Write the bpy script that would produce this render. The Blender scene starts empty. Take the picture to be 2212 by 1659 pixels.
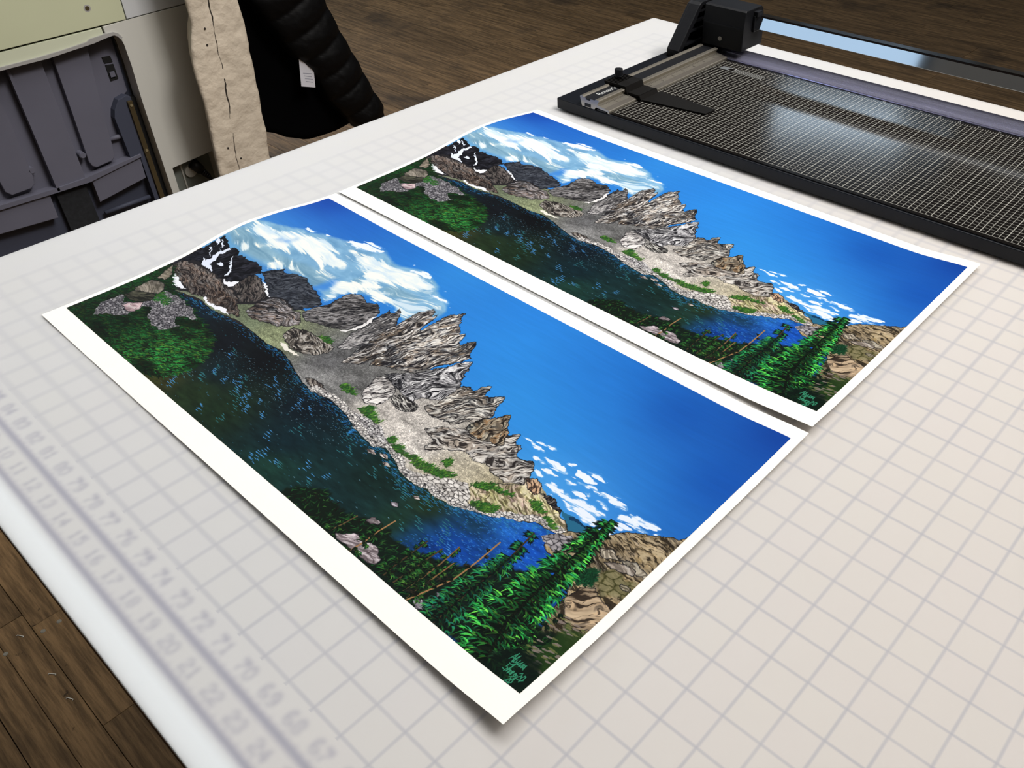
import bpy, bmesh, math, random
import numpy as np
from mathutils import Vector, Matrix, Euler

# ------------------------------------------------------------------ camera, light, exposure
# Lengths are in inches, turned into metres by U. The worktop is z = 0 in the helpers; the floor is 36 in below it.
U = 0.0254
TOP = 36.0
C = bpy.context.scene.collection
sc = bpy.context.scene
random.seed(4)

def W(x, y, z):
    return Vector((x * U, y * U, (z + TOP) * U))

cam_d = bpy.data.cameras.new('camera')
cam = bpy.data.objects.new('camera', cam_d)
C.objects.link(cam)
sc.camera = cam
cam_d.sensor_width = 36.0
cam_d.lens = 30.166
cam_d.shift_x = -0.0678
cam_d.clip_start = 0.02
cam_d.clip_end = 60
_R = ((0.74430278, 0.66783772, -0.00247796), (0.42130472, -0.47241509, -0.77416169), (-0.51818501, 0.57516672, -0.63298305))
_m = Matrix((( _R[0][0], -_R[1][0], -_R[2][0]), (_R[0][1], -_R[1][1], -_R[2][1]), (_R[0][2], -_R[1][2], -_R[2][2]))).to_4x4()
_m.translation = W(6.482, -6.6696, 17.949)
cam.matrix_world = _m

wd = bpy.data.worlds.new('world')
sc.world = wd
wd.use_nodes = True
bg = wd.node_tree.nodes['Background']
bg.inputs[0].default_value = (1.0, 0.985, 0.96, 1)
bg.inputs[1].default_value = 0.3

def area(name, loc, target, sx, sy, power, col, spread=None):
    l = bpy.data.lights.new(name, 'AREA')
    l.shape = 'RECTANGLE'
    l.size = sx * U
    l.size_y = sy * U
    l.energy = power
    l.color = col
    if spread:
        l.spread = math.radians(spread)
    o = bpy.data.objects.new(name, l)
    C.objects.link(o)
    o.location = W(*loc)
    d = W(*target) - W(*loc)
    o.rotation_euler = d.to_track_quat('-Z', 'Y').to_euler()
    return o

# the low band of window across the room, beyond the trimmer
area('window_light_far', (-104, 246, 92), (-12, 30, 0), 52, 9, 3.4, (0.66, 0.83, 1.0))
# daylight from the left wall, over the photocopier
area('window_light_left', (-222, 70, 70), (-10, 10, 0), 110, 60, 46, (0.78, 0.88, 1.0))
# broad ceiling lighting over the far side of the table
area('ceiling_light_over_table', (-6, 36, 106), (0, 6, 0), 120, 80, 66, (1.0, 0.985, 0.96))
# added fill light, no known lamp, to brighten the photocopier and the post
area('copier_fill_light', (40, 50, 104), (-80, 27, -12), 36, 30, 9.5, (1.0, 0.95, 0.90), 75)
# warm lamp over the right end of the table
area('ceiling_light_right', (80, 20, 106), (24, 10, 0), 60, 50, 10, (1.0, 0.90, 0.80))

sc.view_settings.view_transform = 'Standard'
sc.view_settings.look = 'None'
sc.view_settings.gamma = 1.0
sc.view_settings.use_curve_mapping = False
sc.view_settings.exposure = 0.7

# ------------------------------------------------------------------ helpers
def srgb(r, g, b):
    f = lambda c: ((c / 255 + 0.055) / 1.055) ** 2.4 if c > 10 else c / 255 / 12.92
    return (f(r), f(g), f(b), 1)

def mat(name, col, rough=0.5, metal=0.0, var=0.0, scale=8.0, bump=0.0, bscale=40.0, spec=0.5, col2=None, trans=0.0, ior=1.45):
    """a plain surface: colour with a little procedural unevenness and fine relief"""
    m = bpy.data.materials.new(name)
    m.use_nodes = True
    n = m.node_tree.nodes
    l = m.node_tree.links
    p = n['Principled BSDF']
    p.inputs['Roughness'].default_value = rough
    p.inputs['Metallic'].default_value = metal
    p.inputs['Specular IOR Level'].default_value = spec
    p.inputs['IOR'].default_value = ior
    p.inputs['Transmission Weight'].default_value = trans
    c = srgb(*col)
    tc = n.new('ShaderNodeTexCoord')
    nz = n.new('ShaderNodeTexNoise')
    nz.inputs['Scale'].default_value = scale
    nz.inputs['Detail'].default_value = 5
    l.new(tc.outputs['Object'], nz.inputs['Vector'])
    r = n.new('ShaderNodeValToRGB')
    d = srgb(*col2) if col2 else tuple(v * (1 - var) for v in c[:3]) + (1,)
    r.color_ramp.elements[0].position = 0.35
    r.color_ramp.elements[1].position = 0.65
    r.color_ramp.elements[0].color = d
    r.color_ramp.elements[1].color = c
    l.new(nz.outputs['Fac'], r.inputs['Fac'])
    l.new(r.outputs['Color'], p.inputs['Base Color'])
    if bump:
        nb = n.new('ShaderNodeTexNoise')
        nb.inputs['Scale'].default_value = bscale
        nb.inputs['Detail'].default_value = 6
        l.new(tc.outputs['Object'], nb.inputs['Vector'])
        b = n.new('ShaderNodeBump')
        b.inputs['Strength'].default_value = bump
        b.inputs['Distance'].default_value = 0.002
        l.new(nb.outputs['Fac'], b.inputs['Height'])
        l.new(b.outputs['Normal'], p.inputs['Normal'])
    return m

class NT:
    """tiny builder for math nodes"""
    def __init__(s, m):
        s.t = m.node_tree
        s.n = s.t.nodes
        s.l = s.t.links
    def f(s, op, a, b=None, c=None, clamp=False):
        x = s.n.new('ShaderNodeMath')
        x.operation = op
        x.use_clamp = clamp
        for i, v in enumerate((a, b, c)):
            if v is None:
                continue
            if isinstance(v, (int, float)):
                x.inputs[i].default_value = v
            else:
                s.l.new(v, x.inputs[i])
        return x.outputs[0]
    def smooth(s, v, a, b):
        x = s.n.new('ShaderNodeMapRange')
        x.interpolation_type = 'SMOOTHSTEP'
        s.l.new(v, x.inputs[0])
        for i, w in ((1, a), (2, b)):
            if isinstance(w, (int, float)):
                x.inputs[i].default_value = w
            else:
                s.l.new(w, x.inputs[i])
        return x.outputs[0]
    def mix(s, fac, a, b):
        x = s.n.new('ShaderNodeMix')
        x.data_type = 'RGBA'
        for i, v in ((0, fac), (6, a), (7, b)):
            if isinstance(v, (int, float, tuple)):
                x.inputs[i].default_value = v
            else:
                s.l.new(v, x.inputs[i])
        return x.outputs[2]
    def noise(s, vec, scale, detail=4, rough=0.55):
        x = s.n.new('ShaderNodeTexNoise')
        x.inputs['Scale'].default_value = scale
        x.inputs['Detail'].default_value = detail
        x.inputs['Roughness'].default_value = rough
        s.l.new(vec, x.inputs['Vector'])
        return x.outputs['Fac']

def thing(name, label, cat, loc, rotz=0.0, group=None):
    o = bpy.data.objects.new(name, None)
    o.empty_display_size = 0.05
    C.objects.link(o)
    o.location = W(*loc)
    o.rotation_euler = (0, 0, rotz)
    o['label'] = label
    o['category'] = cat
    if group:
        o['group'] = group
    return o

def tag(o, label, cat, group=None):
    o['label'] = label
    o['category'] = cat
    if group:
        o['group'] = group

def finish(name, bm, m, parent=None, origin=None, smooth=False, label=None, local=False):
    """bm holds table-frame inches (or, with local, inches in the parent's own frame); links ONE mesh object"""
    bmesh.ops.recalc_face_normals(bm, faces=bm.faces)
    me = bpy.data.meshes.new(name)
    if local:
        off = Vector((0, 0, 0))
        for v in bm.verts:
            v.co = v.co * U
    else:
        if parent is not None and origin is None:
            off = root_loc(parent)
        else:
            off = W(*origin) if origin else Vector((0, 0, 0))
        for v in bm.verts:
            v.co = W(*v.co) - off
    bm.to_mesh(me)
    bm.free()
    if smooth:
        for p in me.polygons:
            p.use_smooth = True
    me.materials.append(m)
    o = bpy.data.objects.new(name, me)
    C.objects.link(o)
    if parent is not None:
        o.parent = parent
    elif not local:
        o.location = off
    if label:
        o['label'] = label
    return o

def root_loc(o):
    v = Vector((0, 0, 0))
    while o is not None:
        v += o.location
        o = o.parent
    return v

def box(bm, x0, x1, y0, y1, z0, z1, bev=0.0, seg=2):
    vs = [bm.verts.new((x, y, z)) for x in (x0, x1) for y in (y0, y1) for z in (z0, z1)]
    fs = [bm.faces.new([vs[i] for i in q]) for q in ((0, 1, 3, 2), (4, 6, 7, 5), (0, 4, 5, 1), (2, 3, 7, 6), (0, 2, 6, 4), (1, 5, 7, 3))]
    if bev:
        es = list({e for f in fs for e in f.edges})
        bmesh.ops.bevel(bm, geom=es, offset=bev, segments=seg, affect='EDGES', profile=0.6)
    return bm

def prism(bm, pts, a0, a1, axis='x', bev=0.0, seg=2):
    """extrudes an outline along an axis; pts are the other two coordinates in order"""
    def co(p, a):
        return {'x': (a, p[0], p[1]), 'y': (p[0], a, p[1]), 'z': (p[0], p[1], a)}[axis]
    lo = [bm.verts.new(co(p, a0)) for p in pts]
    hi = [bm.verts.new(co(p, a1)) for p in pts]
    n = len(pts)
    fs = [bm.faces.new(lo), bm.faces.new(hi[::-1])]
    for i in range(n):
        j = (i + 1) % n
        fs.append(bm.faces.new((lo[j], lo[i], hi[i], hi[j])))
    if bev:
        es = list({e for f in fs[:2] for e in f.edges})
        bmesh.ops.bevel(bm, geom=es, offset=bev, segments=seg, affect='EDGES', profile=0.6)
    return bm

def cyl(bm, c, axis, r, h, n=20, r2=None, bev=0.0):
    """cylinder from point c along axis ('x','y','z' or a vector)"""
    ax = Vector({'x': (1, 0, 0), 'y': (0, 1, 0), 'z': (0, 0, 1)}.get(axis, axis) if isinstance(axis, str) else axis).normalized()
    q = ax.to_track_quat('Z', 'Y')
    r2 = r if r2 is None else r2
    a = [bm.verts.new(Vector(c) + q @ Vector((r * math.cos(t), r * math.sin(t), 0))) for t in [2 * math.pi * i / n for i in range(n)]]
    b = [bm.verts.new(Vector(c) + q @ Vector((r2 * math.cos(t), r2 * math.sin(t), h))) for t in [2 * math.pi * i / n for i in range(n)]]
    fs = [bm.faces.new(a[::-1]), bm.faces.new(b)]
    for i in range(n):
        fs.append(bm.faces.new((a[i], a[(i + 1) % n], b[(i + 1) % n], b[i])))
    if bev:
        es = list(fs[0].edges) + list(fs[1].edges)
        bmesh.ops.bevel(bm, geom=es, offset=bev, segments=2, affect='EDGES')
    return bm

def tube(bm, pts, r, n=10):
    pts = [Vector(p) for p in pts]
    rings = []
    for i, p in enumerate(pts):
        d = (pts[min(i + 1, len(pts) - 1)] - pts[max(i - 1, 0)]).normalized()
        q = d.to_track_quat('Z', 'Y')
        rr = r[i] if isinstance(r, (list, tuple)) else r
        rings.append([bm.verts.new(p + q @ Vector((rr * math.cos(t), rr * math.sin(t), 0))) for t in [2 * math.pi * k / n for k in range(n)]])
    for a, b in zip(rings, rings[1:]):
        for k in range(n):
            bm.faces.new((a[k], a[(k + 1) % n], b[(k + 1) % n], b[k]))
    bm.faces.new(rings[0][::-1])
    bm.faces.new(rings[-1])
    return bm

def text_bm(strings, depth=0.002):
    """strings: (text, x, y, z, height, rotation); laid flat, joined, in the caller's inches"""
    bm = bmesh.new()
    for s, x, y, z, h, rot in strings:
        cu = bpy.data.curves.new('letters', 'FONT')
        cu.body = s
        cu.size = 1.0
        cu.resolution_u = 2
        cu.align_x = 'CENTER'
        cu.align_y = 'CENTER'
        o = bpy.data.objects.new('letters', cu)
        me = bpy.data.meshes.new_from_object(o)
        k = h / 0.72
        c, sn = math.cos(rot), math.sin(rot)
        for v in me.vertices:
            a, b = v.co.x * k, v.co.y * k
            v.co = Vector((x + a * c - b * sn, y + a * sn + b * c, z))
        bm.from_mesh(me)
        bpy.data.meshes.remove(me)
        bpy.data.objects.remove(o)
        bpy.data.curves.remove(cu)
    return bm

def image_of(name, A):
    """an in-memory picture from an H x W x 3 array of 0..255, top row first"""
    h, w = A.shape[:2]
    im = bpy.data.images.new(name, w, h)
    px = np.ones((h, w, 4), np.float32)
    px[..., :3] = A[::-1] / 255.0
    im.pixels.foreach_set(px.ravel())
    im.update()
    im.pack()
    return im

# ------------------------------------------------------------------ the painting on the prints, painted here stroke by stroke (flat print)
# outlines in thousandths of the picture's width and height
ART = {
    'shore': [
        (72, 281), (103, 297), (127, 310), (140, 313), (160, 307), (190, 313), (207, 324), (234, 332), (269, 329), (306, 323), (326, 328), (342, 332),
        (364, 327), (386, 314), (410, 300), (425, 291), (448, 283), (465, 287), (488, 296), (509, 293), (531, 287), (547, 278), (565, 267), (563, 270),
        (586, 260), (607, 260), (622, 275), (637, 271), (654, 259), (671, 244), (690, 241), (705, 244), (718, 253), (731, 247), (746, 251), (765, 262),
        (779, 273), (794, 286), (805, 293), (818, 314), (829, 325), (844, 346), (861, 358), (886, 361),
    ],
    'landL': [
        (-5, -5), (-5, 330), (5, 360), (30, 336), (46, 306), (73, 282), (105, 276), (143, 269), (171, 259), (219, 239), (228, 237), (242, 230),
        (260, 207), (275, 165), (283, 119), (283, 82), (277, 46), (251, -1), (100, -8),
    ],
    'pebL': [
        (47, 41), (25, 89), (27, 158), (50, 136), (75, 183), (67, 259), (107, 274), (145, 267), (179, 250), (170, 233), (156, 231), (148, 214),
        (174, 186), (164, 143), (134, 141), (117, 146), (98, 187), (82, 176), (87, 115), (74, 85), (60, 77),
    ],
    'b1': [
        (22, 203), (19, 258), (36, 275), (47, 281), (62, 262), (70, 233), (54, 216), (38, 192),
    ],
    'b2': [
        (27, 164), (31, 200), (51, 224), (69, 229), (79, 196), (67, 174), (51, 157), (32, 154),
    ],
    'b3': [
        (54, 129), (62, 157), (74, 181), (87, 159), (87, 137), (77, 121),
    ],
    'b4': [
        (21, 282), (10, 336), (6, 359), (26, 337), (38, 305), (39, 287),
    ],
    'm1': [
        (-3, 345), (0, 425), (4, 473), (2, 563), (27, 549), (42, 537), (48, 546), (62, 547), (71, 532), (77, 537), (88, 537), (97, 536), (108, 548),
        (128, 546), (140, 526), (131, 487), (140, 455), (132, 417), (131, 407), (110, 421), (78, 422), (48, 420), (23, 418),
    ],
    'm2': [
        (-3, 300), (6, 369), (5, 394), (32, 407), (56, 416), (85, 420), (123, 411), (152, 407), (171, 398), (204, 363), (222, 347), (200, 330),
        (178, 327), (152, 323), (131, 323), (109, 308), (83, 313), (61, 325), (34, 331),
    ],
    's1': [
        (26, 337), (48, 334), (61, 319), (87, 308), (77, 296), (61, 293),
    ],
    's2': [
        (131, 323), (133, 333), (151, 327), (169, 329), (184, 338), (203, 330), (184, 320), (160, 313),
    ],
    's3': [
        (109, 419), (122, 428), (135, 449), (141, 419), (132, 409),
    ],
    's4': [
        (29, 443), (42, 442), (42, 457), (39, 480), (38, 517), (39, 540), (44, 537), (47, 487), (52, 461), (55, 443), (76, 424), (57, 423), (44, 421),
    ],
    's4b': [
        (11, 542), (12, 550), (31, 520), (33, 511),
    ],
    's4c': [
        (4, 521), (0, 539), (9, 534), (18, 513),
    ],
    's4d': [
        (64, 508), (64, 514), (92, 479), (108, 446), (106, 432), (99, 454), (82, 485),
    ],
    's4e': [
        (12, 493), (14, 496), (28, 477), (36, 460),
    ],
    's4f': [
        (64, 456), (65, 470), (71, 467), (73, 454),
    ],
    'm3': [
        (140, 415), (131, 487), (137, 509), (154, 512), (181, 489), (206, 471), (203, 423), (187, 385), (159, 407),
    ],
    'm4': [
        (137, 530), (146, 560), (157, 592), (167, 582), (176, 600), (196, 614), (219, 607), (240, 595), (264, 578), (287, 561), (282, 519), (268, 477),
        (241, 494), (220, 489), (206, 471), (169, 508),
    ],
    's5': [
        (159, 511), (175, 504), (189, 489), (209, 472), (195, 474), (175, 494),
    ],
    'm5': [
        (213, 376), (207, 430), (212, 472), (228, 495), (246, 487), (267, 475), (282, 486), (310, 448), (300, 415), (276, 388), (255, 373), (230, 366),
    ],
    'm6': [
        (284, 488), (285, 540), (296, 577), (292, 629), (295, 660), (310, 680), (328, 669), (338, 662), (341, 671), (350, 683), (374, 654), (377, 619),
        (381, 579), (376, 538), (360, 509), (334, 486), (305, 471),
    ],
    's6': [
        (361, 507), (377, 536), (381, 579), (375, 623), (377, 635), (386, 588), (385, 548), (375, 514),
    ],
    'm6b': [
        (379, 638), (379, 684), (389, 673), (397, 630), (391, 565), (387, 550),
    ],
    'm7': [
        (309, 386), (307, 421), (327, 441), (358, 452), (384, 454), (398, 445), (399, 417), (390, 387), (373, 362), (347, 359), (327, 366),
    ],
    'm7s': [
        (325, 354), (332, 360), (350, 356), (373, 354), (363, 345), (346, 342),
    ],
    'm8': [
        (400, 454), (384, 514), (386, 572), (382, 628), (386, 683), (390, 698), (390, 715), (403, 689), (409, 661), (423, 639), (418, 584), (427, 541),
        (422, 496), (415, 467),
    ],
    'm9': [
        (433, 417), (426, 462), (423, 522), (416, 575), (418, 634), (417, 687), (416, 733), (427, 782), (435, 776), (441, 747), (442, 773), (448, 744),
        (451, 717), (453, 683), (463, 654), (461, 614), (458, 557), (465, 505), (454, 443),
    ],
    'm10': [
        (466, 464), (461, 512), (458, 557), (461, 614), (456, 679), (457, 712), (457, 751), (458, 790), (474, 834), (478, 822), (478, 803), (487, 791),
        (493, 771), (505, 754), (510, 740), (514, 759), (520, 744), (521, 715), (530, 709), (534, 731), (539, 752), (549, 730), (555, 697), (564, 685),
        (561, 651), (547, 613), (539, 569), (523, 520), (495, 497),
    ],
    'm11': [
        (499, 470), (517, 502), (536, 550), (551, 606), (562, 653), (573, 680), (579, 664), (583, 631), (590, 615), (595, 592), (603, 574), (608, 537),
        (602, 495), (582, 471), (576, 442), (554, 440), (533, 452),
    ],
    'm12': [
        (518, 354), (507, 385), (497, 439), (504, 466), (529, 458), (542, 437), (550, 401), (546, 369), (528, 353),
    ],
    'm13': [
        (546, 418), (552, 436), (574, 445), (590, 437), (596, 416), (581, 395), (562, 397),
    ],
    'm14': [
        (594, 451), (603, 486), (604, 532), (603, 557), (601, 579), (613, 594), (622, 585), (625, 616), (635, 635), (639, 623), (641, 601), (649, 603),
        (662, 629), (669, 613), (673, 578), (681, 550), (674, 514), (662, 481), (649, 451), (628, 442), (612, 436),
    ],
    'm15': [
        (669, 469), (670, 513), (682, 547), (690, 573), (695, 588), (700, 578), (706, 554), (719, 532), (732, 489), (722, 470), (701, 464), (682, 459),
    ],
    'm16': [
        (629, 391), (642, 425), (670, 466), (703, 468), (730, 485), (721, 524), (729, 552), (734, 549), (735, 527), (743, 514), (749, 525), (756, 493),
        (766, 484), (779, 497), (787, 481), (794, 457), (798, 419), (779, 395), (753, 394), (739, 414), (724, 397), (704, 404), (695, 394), (676, 364),
        (663, 340), (656, 349), (660, 378), (646, 387),
    ],
    'm17': [
        (798, 419), (794, 442), (804, 460), (817, 449), (827, 432), (844, 434), (862, 420), (867, 410), (879, 399), (890, 382), (886, 361), (855, 352),
        (831, 330), (797, 287), (778, 275), (754, 319), (752, 336), (781, 393),
    ],
    'm17d': [
        (826, 436), (841, 439), (862, 423), (865, 413), (853, 413), (839, 421),
    ],
    'm17o': [
        (794, 442), (803, 462), (817, 449), (826, 430), (822, 414), (807, 415),
    ],
    'base': [
        (72, 281), (103, 297), (127, 310), (140, 313), (160, 307), (190, 313), (207, 324), (234, 332), (269, 329), (306, 323), (326, 328), (342, 332),
        (364, 327), (386, 314), (410, 300), (425, 291), (448, 283), (465, 287), (488, 296), (509, 293), (531, 287), (547, 278), (565, 267), (563, 270),
        (586, 260), (607, 260), (622, 275), (637, 271), (654, 259), (671, 244), (690, 241), (705, 244), (718, 253), (731, 247), (746, 251), (765, 262),
        (779, 273), (794, 286), (805, 293), (818, 314), (829, 325), (844, 346), (861, 358), (886, 361), (891, 384), (817, 449), (783, 448), (692, 529),
        (658, 514), (581, 553), (520, 577), (441, 503), (372, 593), (310, 520), (234, 463), (186, 374), (151, 359),
    ],
    'shoreRocks': [
        (671, 244), (682, 268), (698, 283), (710, 298), (733, 321), (746, 334), (756, 322), (778, 275), (768, 267), (746, 251), (731, 247), (718, 253),
        (705, 244), (690, 241),
    ],
    'grass1': [
        (531, 326), (538, 345), (547, 357), (555, 344), (578, 333), (575, 321), (557, 319), (540, 317),
    ],
    'grass2': [
        (620, 284), (627, 302), (637, 315), (645, 301), (668, 306), (689, 313), (710, 326), (730, 335), (724, 315), (711, 296), (683, 280), (658, 287),
        (637, 286),
    ],
    'grass3': [
        (751, 332), (757, 364), (772, 372), (801, 381), (803, 370), (779, 359), (766, 340),
    ],
    'grass4': [
        (820, 391), (830, 405), (850, 389), (847, 378), (831, 381),
    ],
    'grass5': [
        (852, 374), (864, 382), (878, 370), (870, 365),
    ],
    'grass6': [
        (473, 356), (490, 374), (512, 350), (495, 344), (483, 342),
    ],
    'grass7': [
        (352, 449), (362, 466), (380, 463), (386, 451), (372, 440),
    ],
    'grass8': [
        (611, 300), (610, 316), (623, 312), (627, 302), (619, 293),
    ],
    'grass9': [
        (694, 337), (697, 349), (696, 367), (706, 355), (707, 335),
    ],
    'grass10': [
        (769, 298), (783, 308), (789, 320), (802, 325), (806, 307), (792, 291), (777, 283),
    ],
    'shoreW': [
        (530, 310), (543, 311), (561, 320), (587, 320), (615, 297), (620, 284), (606, 279), (590, 273), (566, 276), (549, 280),
    ],
    'rk1': [
        (421, 305), (433, 320), (456, 319), (471, 305), (464, 292), (447, 288),
    ],
    'hill': [
        (860, 425), (872, 424), (884, 426), (899, 421), (907, 414), (890, 381), (879, 399),
    ],
    'hilld': [
        (874, 418), (884, 426), (895, 423), (904, 415), (892, 414), (879, 413),
    ],
    'cloudA': [
        (-2, 613), (1, 645), (3, 703), (42, 750), (106, 814), (156, 856), (228, 910), (288, 883), (338, 917), (386, 886), (407, 848), (438, 835),
        (451, 793), (446, 729), (433, 643), (386, 699), (349, 690), (310, 688), (292, 664), (287, 594), (285, 565), (237, 598), (196, 614), (160, 592),
        (133, 539), (95, 539), (59, 548), (18, 561), (-3, 570),
    ],
    'cloudBlue': [
        (239, 601), (235, 639), (250, 692), (255, 649), (257, 608), (256, 589),
    ],
    'cloudBlue2': [
        (75, 679), (98, 726), (99, 707), (83, 677),
    ],
    'cloudGrey1': [
        (-3, 587), (7, 637), (62, 622), (118, 629), (177, 667), (234, 672), (240, 620), (237, 598), (196, 614), (166, 597), (121, 582), (86, 547),
        (36, 565),
    ],
    'cloudGrey2': [
        (258, 716), (268, 744), (300, 704), (297, 682),
    ],
    'cloudGrey3': [
        (317, 744), (332, 788), (383, 794), (400, 774), (357, 747), (334, 731),
    ],
    'cloudW1': [
        (2, 657), (38, 693), (83, 756), (135, 817), (180, 834), (170, 789), (203, 762), (224, 766), (207, 712), (156, 697), (104, 665), (64, 642),
    ],
    'cloudW2': [
        (178, 809), (240, 843), (311, 868), (384, 884), (391, 853), (363, 827), (295, 802), (252, 779), (210, 775),
    ],
    'cloudW3': [
        (273, 552), (285, 565), (292, 629), (303, 700), (284, 711), (258, 680), (252, 625), (271, 617), (269, 587),
    ],
    'cloudW4': [
        (271, 740), (284, 783), (320, 740), (357, 730), (417, 781), (430, 780), (409, 684), (382, 684), (349, 690), (321, 690),
    ],
    'cloudW5': [
        (133, 539), (123, 604), (159, 627), (201, 625), (243, 599), (201, 607), (161, 586),
    ],
    'cloudW6': [
        (18, 561), (36, 591), (64, 615), (74, 584), (79, 551), (58, 545),
    ],
    'smallclouds': [
        [(743, 547), (754, 550), (775, 545), (781, 540), (764, 536)],
        [(758, 557), (765, 566), (784, 572), (789, 560), (774, 555)],
        [(768, 511), (779, 520), (799, 509), (783, 505)],
        [(783, 527), (806, 536), (828, 519), (813, 512), (796, 518)],
        [(791, 494), (805, 504), (822, 493), (805, 489)],
        [(787, 480), (798, 480), (809, 474), (799, 467)],
        [(810, 555), (822, 561), (828, 556), (821, 548)],
        [(831, 545), (854, 551), (861, 539), (844, 533)],
        [(789, 476), (797, 479), (810, 472), (799, 467)],
        [(800, 522), (814, 532), (830, 518), (816, 515)],
        [(793, 494), (803, 507), (822, 494), (808, 489)],
        [(830, 546), (842, 552), (868, 552), (865, 541), (847, 534), (835, 534)],
        [(828, 500), (833, 510), (849, 507), (841, 497)],
        [(840, 516), (855, 533), (873, 531), (895, 534), (915, 535), (918, 520), (892, 519), (867, 520)],
        [(813, 461), (824, 477), (842, 474), (857, 470), (872, 484), (906, 486), (912, 476), (896, 468), (885, 462), (875, 454), (856, 455), (836, 452)],
        [(843, 485), (856, 495), (876, 491), (863, 481)],
        [(881, 504), (893, 510), (908, 503), (896, 497)],
        [(859, 505), (869, 508), (875, 503), (867, 499)],
        [(852, 448), (872, 459), (896, 468), (908, 456), (908, 437), (883, 435), (864, 439)],
        [(879, 443), (895, 447), (909, 439), (904, 426), (889, 430)],
        [(915, 501), (923, 511), (946, 508), (967, 504), (960, 492), (937, 488), (921, 492)],
        [(922, 518), (941, 533), (961, 531), (973, 525), (959, 513), (938, 508)],
        [(917, 481), (930, 485), (946, 480), (933, 462), (922, 465)],
        [(966, 511), (977, 513), (970, 505)],
        [(919, 447), (930, 453), (927, 433)],
        [(841, 560), (859, 572), (873, 566), (858, 559)],
        [(75, 788), (81, 805), (102, 811), (94, 795)],
        [(109, 823), (126, 831), (122, 819)],
        [(308, 873), (331, 905), (354, 909), (356, 886), (327, 879)],
        [(155, 848), (184, 884), (234, 900), (231, 876), (192, 848)],
        [(174, 890), (197, 911), (232, 908), (203, 892)],
        [(386, 825), (411, 837), (439, 833), (420, 820)],
        [(400, 869), (404, 877), (416, 867)],
    ],
    'rockR': [
        (1005, -5), (1005, 330), (1002, 552), (994, 530), (977, 510), (960, 492), (949, 479), (940, 468), (933, 453), (926, 431), (922, 416),
        (906, 406), (893, 388), (885, 377), (879, 348), (870, 332), (881, 324), (890, 305), (937, 294), (948, 251), (956, 164), (964, 82), (960, -31),
        (940, -5),
    ],
    'rRa': [
        (934, 396), (944, 410), (962, 398), (979, 411), (1005, 394), (1002, 385), (988, 381), (966, 396), (950, 381), (940, 375),
    ],
    'rRb': [
        (947, 366), (962, 388), (976, 396), (986, 390), (989, 378), (977, 369), (961, 362),
    ],
    'rRc': [
        (986, 340), (992, 346), (1000, 340), (1000, 331), (990, 327),
    ],
    'rRm': [
        (964, 363), (976, 364), (988, 351), (1002, 369), (1002, 309), (980, 288), (965, 303), (960, 334),
    ],
    'rRt': [
        (950, 234), (954, 274), (967, 298), (983, 281), (1001, 275), (1001, 209), (991, 190), (973, 188),
    ],
    'rRk': [
        (937, 294), (943, 329), (954, 341), (964, 317), (961, 295), (951, 273),
    ],
    'rRg': [
        (982, 119), (974, 166), (980, 180), (996, 187), (1002, 199), (1005, 156),
    ],
    'rocks6': [
        (693, 9), (713, 46), (733, 41), (746, 56), (766, 34), (767, 16), (760, 7), (730, 6), (707, 3),
    ],
    'rock7': [
        (703, 84), (705, 102), (717, 112), (721, 99), (713, 82),
    ],
    'rock8': [
        (700, 163), (708, 179), (715, 164), (707, 156),
    ],
    'rock9': [
        (830, 12), (836, 27), (860, 31), (862, 17), (852, 5),
    ],
    'rock10': [
        (839, 64), (855, 67), (855, 53), (849, 50),
    ],
    'isl1': [
        (605, 242), (614, 253), (622, 244), (612, 237),
    ],
    'isl2': [
        (624, 254), (633, 264), (640, 255), (631, 249),
    ],
    'isl3': [
        (640, 239), (645, 245), (653, 240), (646, 232),
    ],
    'isl4': [
        (713, 215), (719, 223), (725, 216), (719, 212),
    ],
    'peb6': [
        (870, 332), (877, 350), (887, 372), (897, 380), (908, 363), (903, 337), (899, 316), (881, 324),
    ],
    'signA': [
        (969, 28), (991, 36),
    ],
    'signB': [
        (981, 16), (1005, 29),
    ],
    'tree1': [
        (915, 479), (918, 394), (920, 298), (922, 201), (925, 114), (946, 15),
    ],
    'tree2': [
        (862, 327), (866, 259), (869, 183), (868, 112), (871, 46), (873, 7),
    ],
    't3': [
        (843, 254), (844, 185), (844, 109), (830, 4),
    ],
    't4': [
        (814, 182), (817, 121), (818, 67), (817, 19),
    ],
    't5': [
        (781, 142), (782, 100), (783, 50), (785, 16),
    ],
    't6': [
        (730, 132), (729, 84), (731, 37), (730, 3),
    ],
    't7': [
        (692, 80), (691, 47), (689, 11),
    ],
    't8': [
        (802, 151), (801, 111), (802, 66), (801, 17),
    ],
    't9': [
        (827, 140), (827, 84), (828, 49), (827, 10),
    ],
    'treeD': [
        (950, 55), (947, 115), (950, 164), (951, 210),
    ],
    'blueL': [
        (758, 92), (759, 130), (772, 162), (780, 204), (787, 243), (806, 297), (847, 341), (886, 360), (891, 332), (901, 281), (889, 213), (827, 140),
        (792, 109),
    ],
    'bankfill': [
        (664, 1), (693, 81), (730, 133), (750, 123), (782, 106), (802, 147), (815, 181), (845, 182), (856, 232), (892, 267), (923, 207), (956, 44),
        (1008, 3), (877, 14),
    ],
    'sky': [
        (19, 966, 18, 60, 152), (124, 976, 30, 92, 180), (37, 775, 42, 110, 192), (372, 979, 45, 128, 205), (298, 1037, 32, 105, 190),
        (587, 807, 42, 130, 212), (748, 886, 34, 112, 196), (788, 1012, 24, 92, 178), (860, 896, 16, 70, 156), (987, 988, 14, 56, 142),
        (782, 664, 38, 120, 202), (674, 647, 45, 135, 212), (760, 595, 45, 135, 212), (911, 618, 34, 110, 192), (972, 727, 15, 68, 158),
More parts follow.
